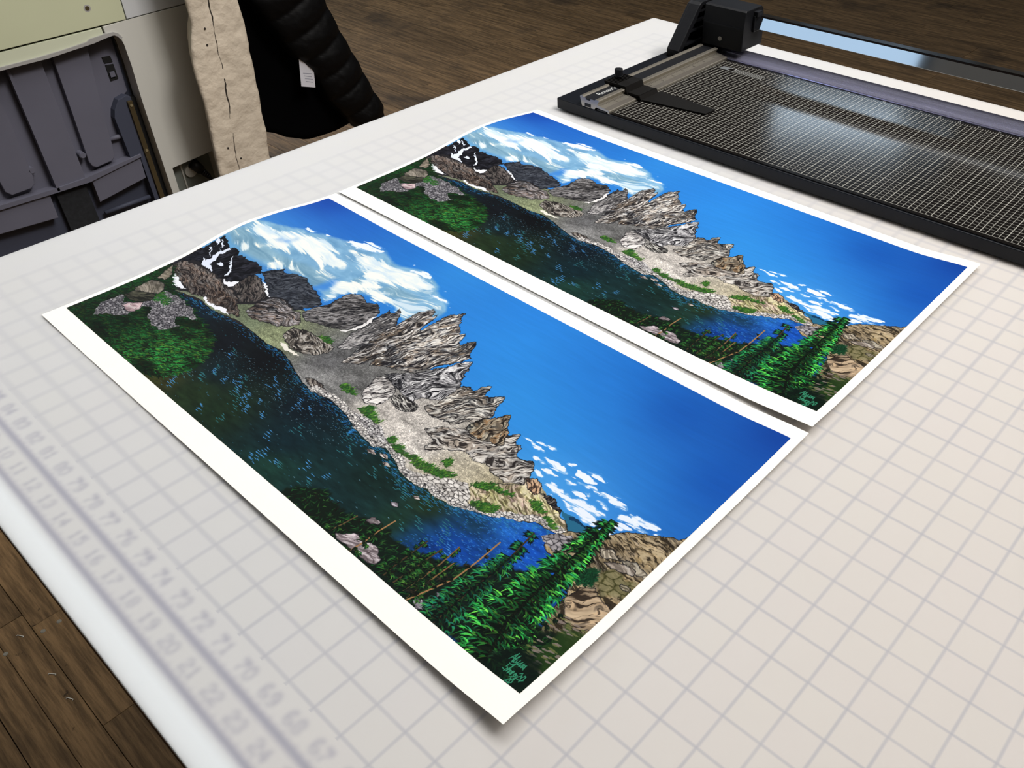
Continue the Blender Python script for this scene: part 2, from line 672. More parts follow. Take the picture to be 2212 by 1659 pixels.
        (985, 555, 30, 95, 178), (803, 449, 80, 160, 222), (885, 471, 70, 150, 220), (564, 1002, 38, 120, 205), (39, 596, 110, 165, 200),
    ],
    'lake': [
        (341, 277, 10, 12, 16), (264, 255, 14, 18, 24), (133, 268, 14, 30, 44), (339, 56, 34, 52, 30), (322, 167, 18, 34, 40), (516, 123, 16, 38, 46),
        (278, 16, 52, 54, 28), (541, 21, 26, 58, 50), (396, 61, 26, 44, 28), (480, 246, 14, 26, 36), (665, 206, 20, 42, 38), (739, 219, 32, 50, 30),
        (731, 133, 28, 56, 40), (811, 192, 18, 74, 176), (840, 311, 36, 110, 205), (800, 247, 24, 62, 90), (768, 135, 24, 70, 110),
        (867, 292, 20, 80, 190), (789, 133, 14, 60, 150), (689, 36, 20, 44, 44),
    ],
}

def make_art(W,H,D,seed=7):
    rng=np.random.default_rng(seed)
    f32=np.float32
    def noise(sx,sy,w=W,h=H,o=3):
        """fractal value noise, cell size sx by sy pixels"""
        out=np.zeros((h,w),f32);amp=1.0;tot=0
        for k in range(o):
            nx=int(w/sx)+3;ny=int(h/sy)+3
            g=rng.random((ny,nx)).astype(f32)
            xs=np.arange(w,dtype=f32)/sx;ys=np.arange(h,dtype=f32)/sy
            xi=xs.astype(int);yi=ys.astype(int);fx=xs-xi;fy=ys-yi
            fx=fx*fx*(3-2*fx);fy=(fy*fy*(3-2*fy))[:,None]
            r0=g[yi][:,xi]*(1-fx)+g[yi][:,xi+1]*fx
            r1=g[yi+1][:,xi]*(1-fx)+g[yi+1][:,xi+1]*fx
            out+=amp*(r0*(1-fy)+r1*fy);tot+=amp;amp*=.5;sx=max(sx/2,1.5);sy=max(sy/2,1.5)
        return out/tot
    img=np.zeros((H,W,3),f32)
    YY,XX=np.mgrid[0:H,0:W].astype(f32)
    def P(pts): return [(x*W/1000.,(1-y/1000.)*H) for x,y in pts]
    n1=noise(26,26,o=3)-.5;n2=noise(26,26,o=3)-.5
    n3=noise(7,7,o=2)-.5;n4=noise(7,7,o=2)-.5
    def mask(pts,rough=1.0,soft=0):
        p=P(pts);xs=[a for a,b in p];ys=[b for a,b in p];m=14
        x0=max(0,int(min(xs))-m);x1=min(W,int(max(xs))+m+1);y0=max(0,int(min(ys))-m);y1=min(H,int(max(ys))+m+1)
        if x1<=x0 or y1<=y0: return None
        s=(slice(y0,y1),slice(x0,x1))
        X=XX[s]+rough*(n1[s]*16+n3[s]*7);Y=YY[s]+rough*(n2[s]*16+n4[s]*7)
        ins=np.zeros(X.shape,bool);n=len(p)
        for i in range(n):
            xa,ya=p[i];xb,yb=p[(i+1)%n]
            if ya==yb: continue
            c=(ya>Y)!=(yb>Y)
            ins^=c&(X<(xb-xa)*(Y-ya)/(yb-ya)+xa)
        M=ins.astype(f32)
        if soft: M=blur(M,soft)
        return s,M
    def blur(A,r):
        for _ in range(2):
            for ax in(0,1):
                k=2*r+1;pad=[(0,0)]*A.ndim;pad[ax]=(r+1,r)
                c=np.cumsum(np.pad(A,pad,mode='edge'),axis=ax,dtype=np.float64)
                A=((np.take(c,range(k,c.shape[ax]),ax)-np.take(c,range(0,c.shape[ax]-k),ax))/k).astype(f32)
        return A
    def put(s,M,col):
        a=M[...,None];img[s]=img[s]*(1-a)+np.asarray(col,f32)*a
    def fill(k,col,rough=1.0,soft=0,a=1.0):
        r=mask(D[k] if isinstance(k,str) else k,rough,soft)
        if r is None: return
        put(r[0],r[1]*a,col)
    def idw(pts,p=2.6,s=None):
        s=s or (slice(0,H),slice(0,W));X=XX[s][::4,::4];Y=YY[s][::4,::4]
        num=0;den=0
        for x,y,r,g,b in pts:
            d=((X-x*W/1000)**2+(Y-(1-y/1000)*H)**2+900)**(-p/2)
            num=num+d[...,None]*np.array([r,g,b]);den=den+d[...,None]
        A=(num/den).astype(f32);A=np.repeat(np.repeat(A,4,0),4,1)[:H,:W]
        return blur(A,6)
    def stroke(x0,y0,x1,y1,w,col,a=1.0,bend=0.0):
        """one tapered brush stroke"""
        m=w+abs(bend)+2
        xa=int(max(0,min(x0,x1)-m));xb=int(min(W,max(x0,x1)+m+1));ya=int(max(0,min(y0,y1)-m));yb=int(min(H,max(y0,y1)+m+1))
        if xb<=xa or yb<=ya: return
        dx=x1-x0;dy=y1-y0;L=(dx*dx+dy*dy)**.5+1e-6
        X=XX[ya:yb,xa:xb]-x0;Y=YY[ya:yb,xa:xb]-y0
        t=(X*dx+Y*dy)/(L*L);d=(X*dy-Y*dx)/L-bend*4*t*(1-t)
        tc=np.clip(t,0,1);ww=w*(1-tc)**.6*np.clip(tc*6,0.35,1)
        al=np.clip(ww-np.abs(d)+.5,0,1)*(np.abs(t-.5)<.5+1/L)*a
        v=img[ya:yb,xa:xb];v+=al[...,None]*(np.asarray(col,f32)-v)
    def line(pts,w,col):
        p=P(pts)
        for i in range(len(p)-1):
            (a,b),(c,d)=p[i],p[i+1]
            n=max(1,int(np.hypot(c-a,d-b)/14))
            for k in range(n):
                x0=a+(c-a)*k/n;y0=b+(d-b)*k/n;x1=a+(c-a)*(k+1.3)/n;y1=b+(d-b)*(k+1.3)/n
                xa=int(max(0,min(x0,x1)-w-2));xb=int(min(W,max(x0,x1)+w+3));ya=int(max(0,min(y0,y1)-w-2));yb=int(min(H,max(y0,y1)+w+3))
                if xb<=xa or yb<=ya: continue
                dx=x1-x0;dy=y1-y0;LL=dx*dx+dy*dy+1e-6
                X=XX[ya:yb,xa:xb]-x0;Y=YY[ya:yb,xa:xb]-y0;t=np.clip((X*dx+Y*dy)/LL,0,1)
                d_=np.hypot(X-t*dx,Y-t*dy);al=np.clip(w-d_+.5,0,1);v=img[ya:yb,xa:xb];v+=al[...,None]*(np.asarray(col,f32)-v)
    def worley(s,cx,cy):
        """F1, F2-F1 and a random value of cell for pebbles"""
        X=(XX[s]+n3[s]*5)/cx;Y=(YY[s]+n4[s]*5)/cy
        gx=int(W/cx)+4;gy=int(H/cy)+4;R=rng.random((gy+2,gx+2,3)).astype(f32)
        xi=X.astype(int);yi=Y.astype(int)
        f1=np.full(X.shape,9,f32);f2=f1.copy();v=np.zeros(X.shape,f32)
        for j in(-1,0,1):
            for i in(-1,0,1):
                a=np.clip(xi+i,0,gx);b=np.clip(yi+j,0,gy);r=R[b,a]
                d=np.hypot(a+r[...,0]-X,b+r[...,1]-Y)
                c=d<f1;f2=np.where(c,f1,np.minimum(f2,d));v=np.where(c,r[...,2],v);f1=np.where(c,d,f1)
        return f1,f2-f1,v
    def pebbles(k,cx,cy,lo,hi,edge=(30,30,32),rough=1.0,a=1.0,soft=0,gap=.12):
        r=mask(D[k] if isinstance(k,str) else k,rough,soft)
        if r is None: return
        s,M=r;f1,e,v=worley(s,cx,cy)
        c=np.asarray(lo,f32)+(np.asarray(hi,f32)-lo)*np.clip(v*.8+(.6-f1)*.5,0,1)[...,None]
        t=np.clip((e-gap*.12)/(gap*.8),0.12,1)[...,None];c=np.asarray(edge,f32)*(1-t)+c*t
        put(s,M*a,c)
    def rock(k,base,ang,fr=9.,lt=(190,188,186),dk=(26,26,30),lo=.35,warp=26,tint=(0,0,0),amtl=.88,amtd=.88,outline=1,rough=1.0):
        """a rock face of broken wavy strata; ang is the lie of the strata in degrees, fr their spacing in px"""
        r=mask(D[k] if isinstance(k,str) else k,rough)
        if r is None: return
        s,M=r;a=np.radians(ang);o=rng.random()*90
        q=XX[s]*np.sin(a)+YY[s]*np.cos(a);al=XX[s]*np.cos(a)-YY[s]*np.sin(a)
        q=q+warp*.95*(vn(al/80+o,q/60,2)-.5)*2+9*(vn(al/15+o,q/13,2)-.5)
        al=al+warp*(vn(q/60+o,al/120,2)-.5)
        big=vn(al/130+o,q/44,2);md=vn(al/34+o,q/12,2)
        st=vn(al/(fr*2.3)+o,q/(fr*.44),2);fi=vn(al/(fr*1.1)+o,q/(fr*.3),1);s2=vn(al/(fr*1.5)+o+40,q/(fr*.5)+al/(fr*3.5),1)
        c=np.asarray(base,f32)*(.62+.85*(big))[...,None]+np.asarray(tint,f32)*(md*2-.9)[...,None]
        c=c*(.8+.4*fi)[...,None]
        K=np.maximum(np.clip((.43-st+.16*(.5-big))*13,0,1),np.clip((.22-s2)*9,0,1))*amtd;L=np.clip((st-.585+.3*(big-.5))*12,0,1)*amtl*(.45+.75*fi)
        ck=vn(al/48+o+9,q/17,2);C=np.clip(1-np.abs(ck-.5)*38,0,1)*.9
        for w_,cc in((K,dk),(L,lt),(C,dk)):
            w_=np.clip(w_,0,1)[...,None];c=c*(1-w_)+np.asarray(cc,f32)*w_
        if outline:
            e=np.clip((M-blur(M,2))*2.6,0,1)[...,None];c=c*(1-e)+np.array([18,18,22],f32)*e
        put(s,M,c)
    def tufts(k,n,cols,ang,spread,ln,w,rough=1,a=1.0):
        r=mask(D[k] if isinstance(k,str) else k,rough)
        if r is None: return
        s,M=r;ys,xs=np.nonzero(M>.5)
        if len(ys)==0: return
        for i in rng.integers(0,len(ys),n):
            x=xs[i]+s[1].start;y=ys[i]+s[0].start;t=np.radians(ang+rng.normal()*spread);l=ln*(.6+.8*rng.random())
            c=np.asarray(cols[rng.integers(len(cols))])*(.8+.4*rng.random())
            stroke(x,y,x+l*np.cos(t),y-l*np.sin(t),w*(.7+.6*rng.random()),c,a,rng.normal()*1.5)
    TB=rng.random((128,128)).astype(f32)
    def vn(U,V,o=2):
        """value noise read at any coordinates"""
        out=0;amp=1.;tot=0
        for k in range(o):
            ui=np.floor(U);vi=np.floor(V);fu=U-ui;fv=V-vi;fu=fu*fu*(3-2*fu);fv=fv*fv*(3-2*fv)
            a=ui.astype(int)&127;b=vi.astype(int)&127;a1=(a+1)&127;b1=(b+1)&127
            out=out+amp*((TB[b,a]*(1-fu)+TB[b,a1]*fu)*(1-fv)+(TB[b1,a]*(1-fu)+TB[b1,a1]*fu)*fv);tot+=amp;amp*=.55
            U=U*2.03+17.3;V=V*2.03+5.1
        return out/tot
    # ---- sky
    img[:]=blur(idw(D['sky'],2.0),70)
    st=noise(90,9,o=3)-.5
    img*=(1+.05*st)[...,None]
    # ---- cloud bank: streaks follow an arc, so the noise is stretched along it
    cf=noise(34,7,o=3)
    wx=(vn(XX/260,YY/150,3)-.5)*150;wy=(vn(XX/240+40,YY/120,3)-.5)*110+((XX-560)/560)**2*60
    c1=vn((XX+wx)/210,(YY+wy)/46,5);c2=vn((XX+wx)/95+7,(YY+wy)/17,4);c3=vn((XX+wx)/60+30,(YY+wy)/34,4)
    r=mask(D['cloudA'],2.6,22);s,M=r
    put(s,np.clip((M*1.5+c1[s]*1.1-1.25)*2.2,0,1)*.8,np.array([132,172,196],f32)+np.array([34,30,24],f32)*(c3[s]*2-1)[...,None])
    for k in('cloudGrey1','cloudGrey2','cloudGrey3'):
        r=mask(D[k],2.6,16);s,M=r;put(s,np.clip(M*1.6-.3,0,1)*.85,np.array([116,154,176],f32)+np.array([40,36,30],f32)*(c2[s]*2-1)[...,None])
    W1=np.zeros((H,W),f32)
    for k in('cloudW1','cloudW2','cloudW3','cloudW4','cloudW5','cloudW6'):
        r=mask(D[k],3,20);s,M=r;W1[s]=np.maximum(W1[s],M)
    s,M=mask(D['cloudA'],2.6,26)
    B=np.zeros((H,W),f32);B[s]=M
    c4=vn((XX+wx)/44+3,(YY+wy)/7,3)
    A=np.clip((W1*.44+B*.34+c1*.7+c2*.6+c4*.32-1.24)*7,0,1)*np.clip(B*4,0,1)
    sh=np.clip((c2-.35)*2.4,0,1)[...,None]
    put((slice(0,H),slice(0,W)),A*.96,np.array([196,214,226],f32)*(1-sh)+np.array([246,242,228],f32)*sh)
    for k in('cloudBlue','cloudBlue2'): fill(k,(38,110,200),3,9,.7)
    for p in D['smallclouds']:
        r=mask(p,1.2,3)
        if r is None: continue
        s,M=r;A=np.clip((M*1.25+cf[s]*.8-.78)*3.4,0,1)
        put(s,A*.45,(150,190,228));A=np.clip((M*.85+vn((XX[s]+wx[s]*.3)/38,(YY[s]+XX[s]*.12)/6.5,3)*1.5-1.2)*5,0,1);put(s,A*.95,(226,232,244))
    # ---- lake
    pts=D['shore'];lk=[(-5,285),(40,283)]+pts+[(920,380),(960,300),(960,-5),(-5,-5)]
    s,M=mask(lk,.5);LK=idw(D['lake'],3.0)
    put(s,M,LK[s]*.85*(1+.5*(noise(40,12,o=3)[s]-.5))[...,None])
    lakemask=np.zeros((H,W),f32);lakemask[s]=M
    # stones seen under water at the left bank
    for x0,x1,y0,y1,a in((90,250,-5,110,.5),):
        pl=[(x0,y0),(x1+40,y0),(x1,y1),(x0,y1)];pebbles(pl,30,20,(52,56,22),(70,78,34),(26,30,16),2,a,14)
    def in_poly(pts,n):
        r=mask(pts,0)
        if r is None: return []
        s,M=r;ys,xs=np.nonzero(M>.5)
        if len(ys)==0: return []
        i=rng.integers(0,len(ys),n);return list(zip(xs[i]+s[1].start,ys[i]+s[0].start))
    # ripples: clusters of short light dashes
    for x,y in in_poly(lk,480):
        u=x/W;v=1-y/H
        if lakemask[y,x]<.5: continue
        top=rng.random()
        dark=.22<u<.58 and v>.12
        c=(60,110,140) if top<.25 else ((30,70,80) if top<.9 else (110,150,175))
        l=2+4*rng.random()
        stroke(x-l,y,x+l,y+rng.normal()*.8,1.1+rng.random()*.6,c,.75)
    for x,y in in_poly([(265,240),(440,290),(600,255),(560,180),(300,130)],560):
        if lakemask[y,x]<.5: continue
        stroke(x-1.5,y,x+2.5,y,1.0,(120,150,165) if rng.random()<.5 else (50,100,120),.7)
    for _ in range(60):
        u=.24+.6*rng.random();v=.02+.24*rng.random();x=u*W;y=(1-v)*H
        c=(70,140,205) if rng.random()<.45 else (46,110,120)
        for k in range(rng.integers(4,10)):
            xx=x+k*rng.normal(5,3);yy=y+k*5.5+rng.normal()*2
            if 0<=int(xx)<W and 0<=int(yy)<H and lakemask[int(yy),int(xx)]>.5:
                l=5+9*rng.random();stroke(xx-l,yy,xx+l,yy+rng.normal(),1.6,c,.9)
    # shore reflections in blue-teal
    sp=P(pts)
    for i in range(len(sp)-1):
        for _ in range(26):
            t=rng.random();x=sp[i][0]*(1-t)+sp[i+1][0]*t;y=sp[i][1]*(1-t)+sp[i+1][1]*t+abs(rng.normal())*16+3
            stroke(x-5,y,x+6,y,1.2,(44,118,150) if rng.random()<.5 else (40,120,200),.7)
    for x,y in in_poly(D['blueL'],700):
        if lakemask[y,x]>.5: stroke(x-6*rng.random(),y,x+7*rng.random(),y-1,1.5,(60,140,225) if rng.random()<.6 else (14,60,165),.5)
    fill([(-5,300),(-5,470),(90,520),(150,500),(285,500),(300,420),(330,330),(240,325),(140,305),(90,285),(40,283),(0,300)],(34,32,34),1)
    fill([(285,560),(300,450),(380,400),(460,480),(470,400),(560,380),(600,470),(700,500),(760,430),(700,330),(300,360)],(58,56,54),1)
    # ---- scree slopes
    s,M=mask(D['base'],.5)
    bc=idw([(300,345,132,140,108),(240,350,110,120,96),(420,400,96,96,98),(480,400,104,104,104),(440,330,140,140,140),(560,330,196,190,184),(640,340,208,202,196),(720,280,184,176,156),(800,300,160,150,118)],3.0)
    f1,e,v=worley(s,7,5);c=bc[s]*(.84+.26*v+.5*(vn(XX[s]/60,YY[s]/24,3)-.5))[...,None];t=np.clip(e*8,0.7,1)[...,None]
    put(s,M,c*t)
    fill('hill',(36,96,128),.6);fill('hilld',(16,52,84),.8)
    # ---- far left peaks
    G=(52,48,48)
    rock('m1',(22,22,28),60,15,(70,72,84),(10,10,14),amtl=.35)
    for k in('s4','s4b','s4c','s4d','s4e','s4f'): fill(k,(214,222,240),1.6)
    rock('m2',(72,64,60),-20,9,(150,145,142),(24,20,20),tint=(20,8,0),amtl=.5)
    rock('m3',(66,60,58),-35,9,(120,116,112),(18,18,20),amtl=.5)
    rock('m4',(50,54,62),38,8,(104,108,116),(20,22,30),amtl=.5,warp=34)
    for k in('s1','s2','s3','s5'): fill(k,(226,228,236),1.3)
    rock('m5',(92,86,84),14,10,(176,172,176),(24,22,24),tint=(22,10,0),warp=40)
    rock('m6',(74,72,72),44,8,(150,148,150),(22,22,26),warp=16);rock('m6b',(66,62,60),40,8,(130,128,126))
    fill('s6',(216,214,214),1.2)
    rock('m7',(96,90,84),-12,9,(190,186,180),(26,24,24),warp=34);fill('m7s',(220,216,206),1)
    rock('m8',(100,98,98),74,8,(186,184,184),(26,26,32),warp=18)
    rock('m9',(108,104,102),80,9,(220,217,214),(26,24,26),tint=(20,8,-6),warp=20)
    rock('m10',(112,107,103),72,9,(230,226,220),(24,22,26),tint=(26,12,-4),warp=26)
    rock('m11',(98,97,100),56,8,(232,231,232),(18,18,22),warp=46)
    rock('m12',(150,146,144),62,9,(232,230,228),(24,22,26),warp=30)
    rock('m13',(130,128,124),-14,8,(214,212,206),(22,20,22),warp=16)
    rock('m14',(120,116,112),54,8,(228,224,216),(24,22,24),tint=(20,10,0),warp=30)
    rock('m16',(122,118,114),34,9,(220,216,210),(32,28,28),tint=(16,8,0),warp=40)
    rock('m15',(92,82,70),70,9,(180,170,150),(26,22,20),tint=(50,24,0),warp=34)
    rock('m17',(168,156,128),-22,10,(214,204,178),(54,48,30),tint=(0,20,-20),warp=18,amtd=.6)
    rock('m17o',(150,122,98),-40,9,(206,176,146),(40,30,28),warp=26);rock('m17d',(60,54,52),50,7,(110,104,100),(20,18,20))
    pebbles('shoreRocks',20,11,(150,146,142),(232,228,224),(40,36,36),1,1,0,.2)
    pebbles('shoreW',14,8,(120,116,118),(226,224,224),(26,26,30),1,1,0,.2)
    rock('rk1',(150,142,134),-40,9,(220,214,206),(40,34,34))
    sh=[(x,y) for x,y in pts if x>440]
    pebbles(sh+[(x,y+22) for x,y in sh[::-1]],13,8,(130,126,124),(234,230,226),(30,30,34),1,1,0,.2)
    for k,n in(('grass1',160),('grass2',260),('grass3',150),('grass4',110),('grass5',90),('grass6',80),('grass7',70),('grass8',60),('grass9',70),('grass10',130)):
        fill(k,(30,56,22),1.5,0,.85);tufts(k,n,[(44,96,34),(30,72,30),(78,120,44)],70,16,11,1.9)
    for k in('isl1','isl2','isl3','isl4'): rock(k,(160,150,146),0,8,(214,208,204),(60,50,50),outline=0,rough=.4)
    # ---- left bank: scrub, pebbles, boulders
    fill('landL',(14,30,14),1.2)
    gn=noise(110,60,o=3)
    cols=[(16,58,26),(24,84,36),(34,110,50),(60,96,34),(20,44,20)]
    r=mask(D['landL'],1.0);s,M=r;ys,xs=np.nonzero(M>.5)
    for i in rng.integers(0,len(ys),5200):
        x=xs[i]+s[1].start;y=ys[i]+s[0].start
        g=np.clip((x/W-.10)*7,0,1)*np.clip(1-abs(x/W-.19)*6,0.1,1)*np.clip((.27-(1-y/H))*8,0.2,1)
        c=np.array(cols[rng.integers(len(cols))],f32)*(.45+1.15*g*gn[y,x]*1.6+.25*rng.random())
        if gn[y,x]<.38: c*=.5
        t=np.radians(28+rng.normal()*22);l=14+14*rng.random()
        stroke(x,y,x+l*np.cos(t),y-l*np.sin(t),2.0+rng.random(),np.clip(c,0,190),.9,rng.normal()*2)
    for i in rng.integers(0,len(ys),900):
        x=xs[i]+s[1].start;y=ys[i]+s[0].start
        t=np.radians(25+rng.normal()*25);l=12+12*rng.random();stroke(x,y,x+l*np.cos(t),y-l*np.sin(t),1.6,(24,18,14),.8)
    pebbles('pebL',15,9,(74,72,78),(160,158,162),(30,30,34),1.2,1,0,.22)
    tufts([(30,250),(90,250),(110,225),(60,200),(20,215)],260,[(20,70,26),(30,90,34),(50,90,30)],30,24,20,2.2)
    rock('b4',(112,104,92),40,14,(150,142,130),(50,46,40),amtd=.5);rock('b1',(120,114,104),-30,16,(150,144,134),(60,56,48),amtd=.5,amtl=.4)
    rock('b2',(58,58,48),20,14,(96,94,80),(24,24,20),amtl=.4);rock('b3',(142,122,126),20,15,(200,190,190),(80,66,70),amtd=.4)
    tufts([(-2,330),(3,300),(14,260),(10,180),(-2,20)],200,[(16,56,22),(24,76,30),(10,26,12)],20,30,18,2.2)
    # ---- right bank
    rock('rockR',(126,112,90),-16,11,(176,160,130),(38,32,24),tint=(10,4,-10),warp=24,outline=1)
    rock('rRt',(134,116,94),30,22,(186,168,144),(40,32,26),warp=40,amtl=.5);fill('rRm',(62,66,26),2.5,4,.6)
    pebbles('rRm',34,22,(110,104,74),(160,150,120),(40,42,18),2,.6,2,.2)
    rock('rRa',(160,152,136),-35,20,(196,190,176),(70,62,54),amtd=.5,outline=1);rock('rRb',(134,124,114),-20,18,(176,168,158),(66,58,54),amtd=.5)
    rock('rRc',(120,112,92),0,18,(160,152,132),(50,46,34),amtd=.4);fill('rRk',(18,52,30),2,2);tufts('rRk',120,[(20,70,40),(12,40,26)],80,40,10,2)
    fill([(935,150),(1005,150),(1005,-5),(930,-5)],(12,24,16),3,6)
    tufts([(945,150),(1003,120),(1003,-5),(940,-5)],420,[(20,56,26),(10,30,18),(34,60,26)],60,40,14,2.4)
    fill([(975,190),(1005,190),(1005,60),(980,50)],(34,58,22),2,4,.8)
    for x,y in in_poly([(960,200),(1003,200),(1003,60),(965,60)],60): stroke(x-9,y,x+11,y-3,3.6,(122,110,104) if rng.random()<.5 else (96,100,60),.9)
    pebbles('peb6',20,13,(104,100,104),(176,172,176),(34,32,38),1,1,0,.2)
    # bottom bank behind the firs
    bk=[(590,-5),(600,40),(625,75),(690,70),(720,110),(780,90),(820,130),(870,200),(905,250),(945,200),(955,-5)]
    fill(bk,(14,24,16),2.5,3,.95);tufts(bk,900,[(16,44,24),(26,62,32),(40,74,34),(20,20,16)],60,45,16,2.2)
    for k in('rocks6','rock7'): rock(k,(142,132,136),20,12,(206,198,202),(62,52,56),amtd=.5,warp=14)
    for k in('rock9','rock10','rock8'): rock(k,(118,112,120),-20,12,(190,186,196),(50,44,50),amtd=.5)
    def fir(k,wd,n,pal,trunk=None,ln=30,tk=2.6,dark=(8,18,14)):
        ax=P(D[k]) if isinstance(k,str) else P(k);seg=[np.hypot(ax[i+1][0]-ax[i][0],ax[i+1][1]-ax[i][1]) for i in range(len(ax)-1)];T=sum(seg)
        def at(t):
            d=t*T
            for i,sg in enumerate(seg):
                if d<=sg or i==len(seg)-1:
                    q=d/sg;return ax[i][0]*(1-q)+ax[i+1][0]*q,ax[i][1]*(1-q)+ax[i+1][1]*q
                d-=sg
        if trunk: line(D[k],2.4,trunk)
        nb=max(8,int(n/9));
        for t in np.sort(rng.random(nb)**.9):
            x,y=at(t);w=wd*min(1,(.07+t*1.1))*(.65+.45*rng.random());side=rng.choice((-1,1));drop=w*(.22+.22*rng.random())
            m=max(3,int(w/11))
            for q in np.linspace(0,1,m):
                bx=x+side*w*q;by=y+drop*q*(1.25-.5*q)
                for _ in range(3):
                    an=np.radians(rng.uniform(-80,10));l=ln*(.5+.5*rng.random());stroke(bx,by,bx+side*l*np.cos(an),by-l*np.sin(an),tk*1.9,dark,.85)
            stroke(x,y,x+side*w,y+drop*.8,1.5,(46,36,24),.8)
            for q in np.linspace(.08,1,m):
                bx=x+side*w*q;by=y+drop*q*(1.25-.5*q)
                for _ in range(2 if q<.9 else 4):
                    c=np.array(pal[rng.integers(len(pal))],f32)*(.5+.75*q)*(.7+.55*rng.random())
                    an=np.radians(rng.uniform(-78,18));l=ln*(.5+.6*rng.random())*(.5+.5*min(1,t*2.2))
                    stroke(bx,by,bx+side*l*np.cos(an),by-l*np.sin(an),tk*(.75+.4*rng.random()),np.clip(c,0,255),.95,side*2.5)
        if trunk: line(D[k][:2],1.6,trunk)
    pg=[(34,124,52),(24,96,44),(84,164,58),(30,116,72),(14,60,32),(58,148,60)];pd=[(30,78,34),(22,60,30),(54,88,36)]
    pb=[(20,84,52),(30,110,60),(24,90,74),(50,120,52)]
    fir('t8',20,200,pd,(70,56,38),15,1.8);fir('t9',22,200,pd,(120,90,58),15,1.8);fir('t5',26,220,pd,(60,50,34),15,1.8)
    fir('t6',22,150,pd,(150,112,74),14,1.7);fir('t7',18,120,pd,(90,72,48),13,1.6);fir('t4',24,230,pd,(110,84,56),16,1.8)
    fir('t3',24,40,[(40,34,26),(28,26,22)],(150,112,74),14,1.8)
    fir('tree2',46,700,pb,(60,44,30),24,2.3,(6,16,14))
    line(D['tree1'],3,(20,22,14));fir('tree1',74,1500,pg,None,34,2.9,(6,16,10))
    fir([(962,200),(958,30)],26,160,[(22,44,28),(14,30,20)],None,16,2.2)
    fill([(955,75),(990,85),(1003,-5),(945,-5)],(8,20,15),2,5,.85)
    # signature, two lines of script with the year
    def script(strk,x,y,sc,col,w):
        for q in strk: line([((x+a*sc)*1000/W,(1-(y-b*sc)/H)*1000) for a,b in q],w,col)
    g=(52,132,100)
    A_=[[(0,0),(1.5,5),(3,9),(3.6,4),(4.2,0)],[(1,3.4),(4.2,3.8)]]
    l_=[[(0,0),(1.2,7),(.6,7.6),(.2,1),(1.4,0)]]
    y_=[[(0,4),(.5,1),(2,1),(2.6,4)],[(2.6,4),(2,-3.5),(.4,-3),(3.4,1)]]
    s_=[[(0,0),(1.8,3.8),(2.2,.4),(.6,0)]]
    a_=[[(2.3,3.5),(.6,3.4),(.2,.8),(1.6,.3),(2.3,3.5),(2.8,0)]]
    S_=[[(3.4,8),(1,8.4),(.8,5),(3.2,3.4),(2.6,0),(0,.6)]]
    h_=[[(0,0),(1,8),(.6,2),(1.8,4),(2.4,3),(2.5,0)]]
    r_=[[(0,0),(.4,3.6),(.8,3),(2.2,3.6)]]
    o_=[[(1,3.6),(0,2),(.8,0),(2.2,1.6),(1,3.6),(3,3)]]
    two=[[(0,6),(1.6,7.6),(3,5.6),(0,0),(3.4,.3)]];zero=[[(1.6,7),(0,4),(1,0),(3,2),(2.8,6),(1.6,7)]]
    x=.962*W;y=H*(1-.046)
    for gl,dx in((A_,5),(l_,2.2),(y_,3.6),(s_,2.6),(s_,2.6),(a_,3)): script(gl,x,y,2.6,g,1.2);x+=dx*2.6
    x=.966*W;y=H*(1-.020)
    for gl,dx in((S_,4.2),(h_,3),(a_,3),(r_,2.6),(o_,3.4),(two,4.2),(zero,3)): script(gl,x,y,2.6,g,1.2);x+=dx*2.6
    x=.978*W;y=H*(1-.003)
    for gl,dx in((two,4),(zero,4)): script(gl,x,y,2.2,g,1.3);x+=dx*2.2
    return np.clip(img,0,255)

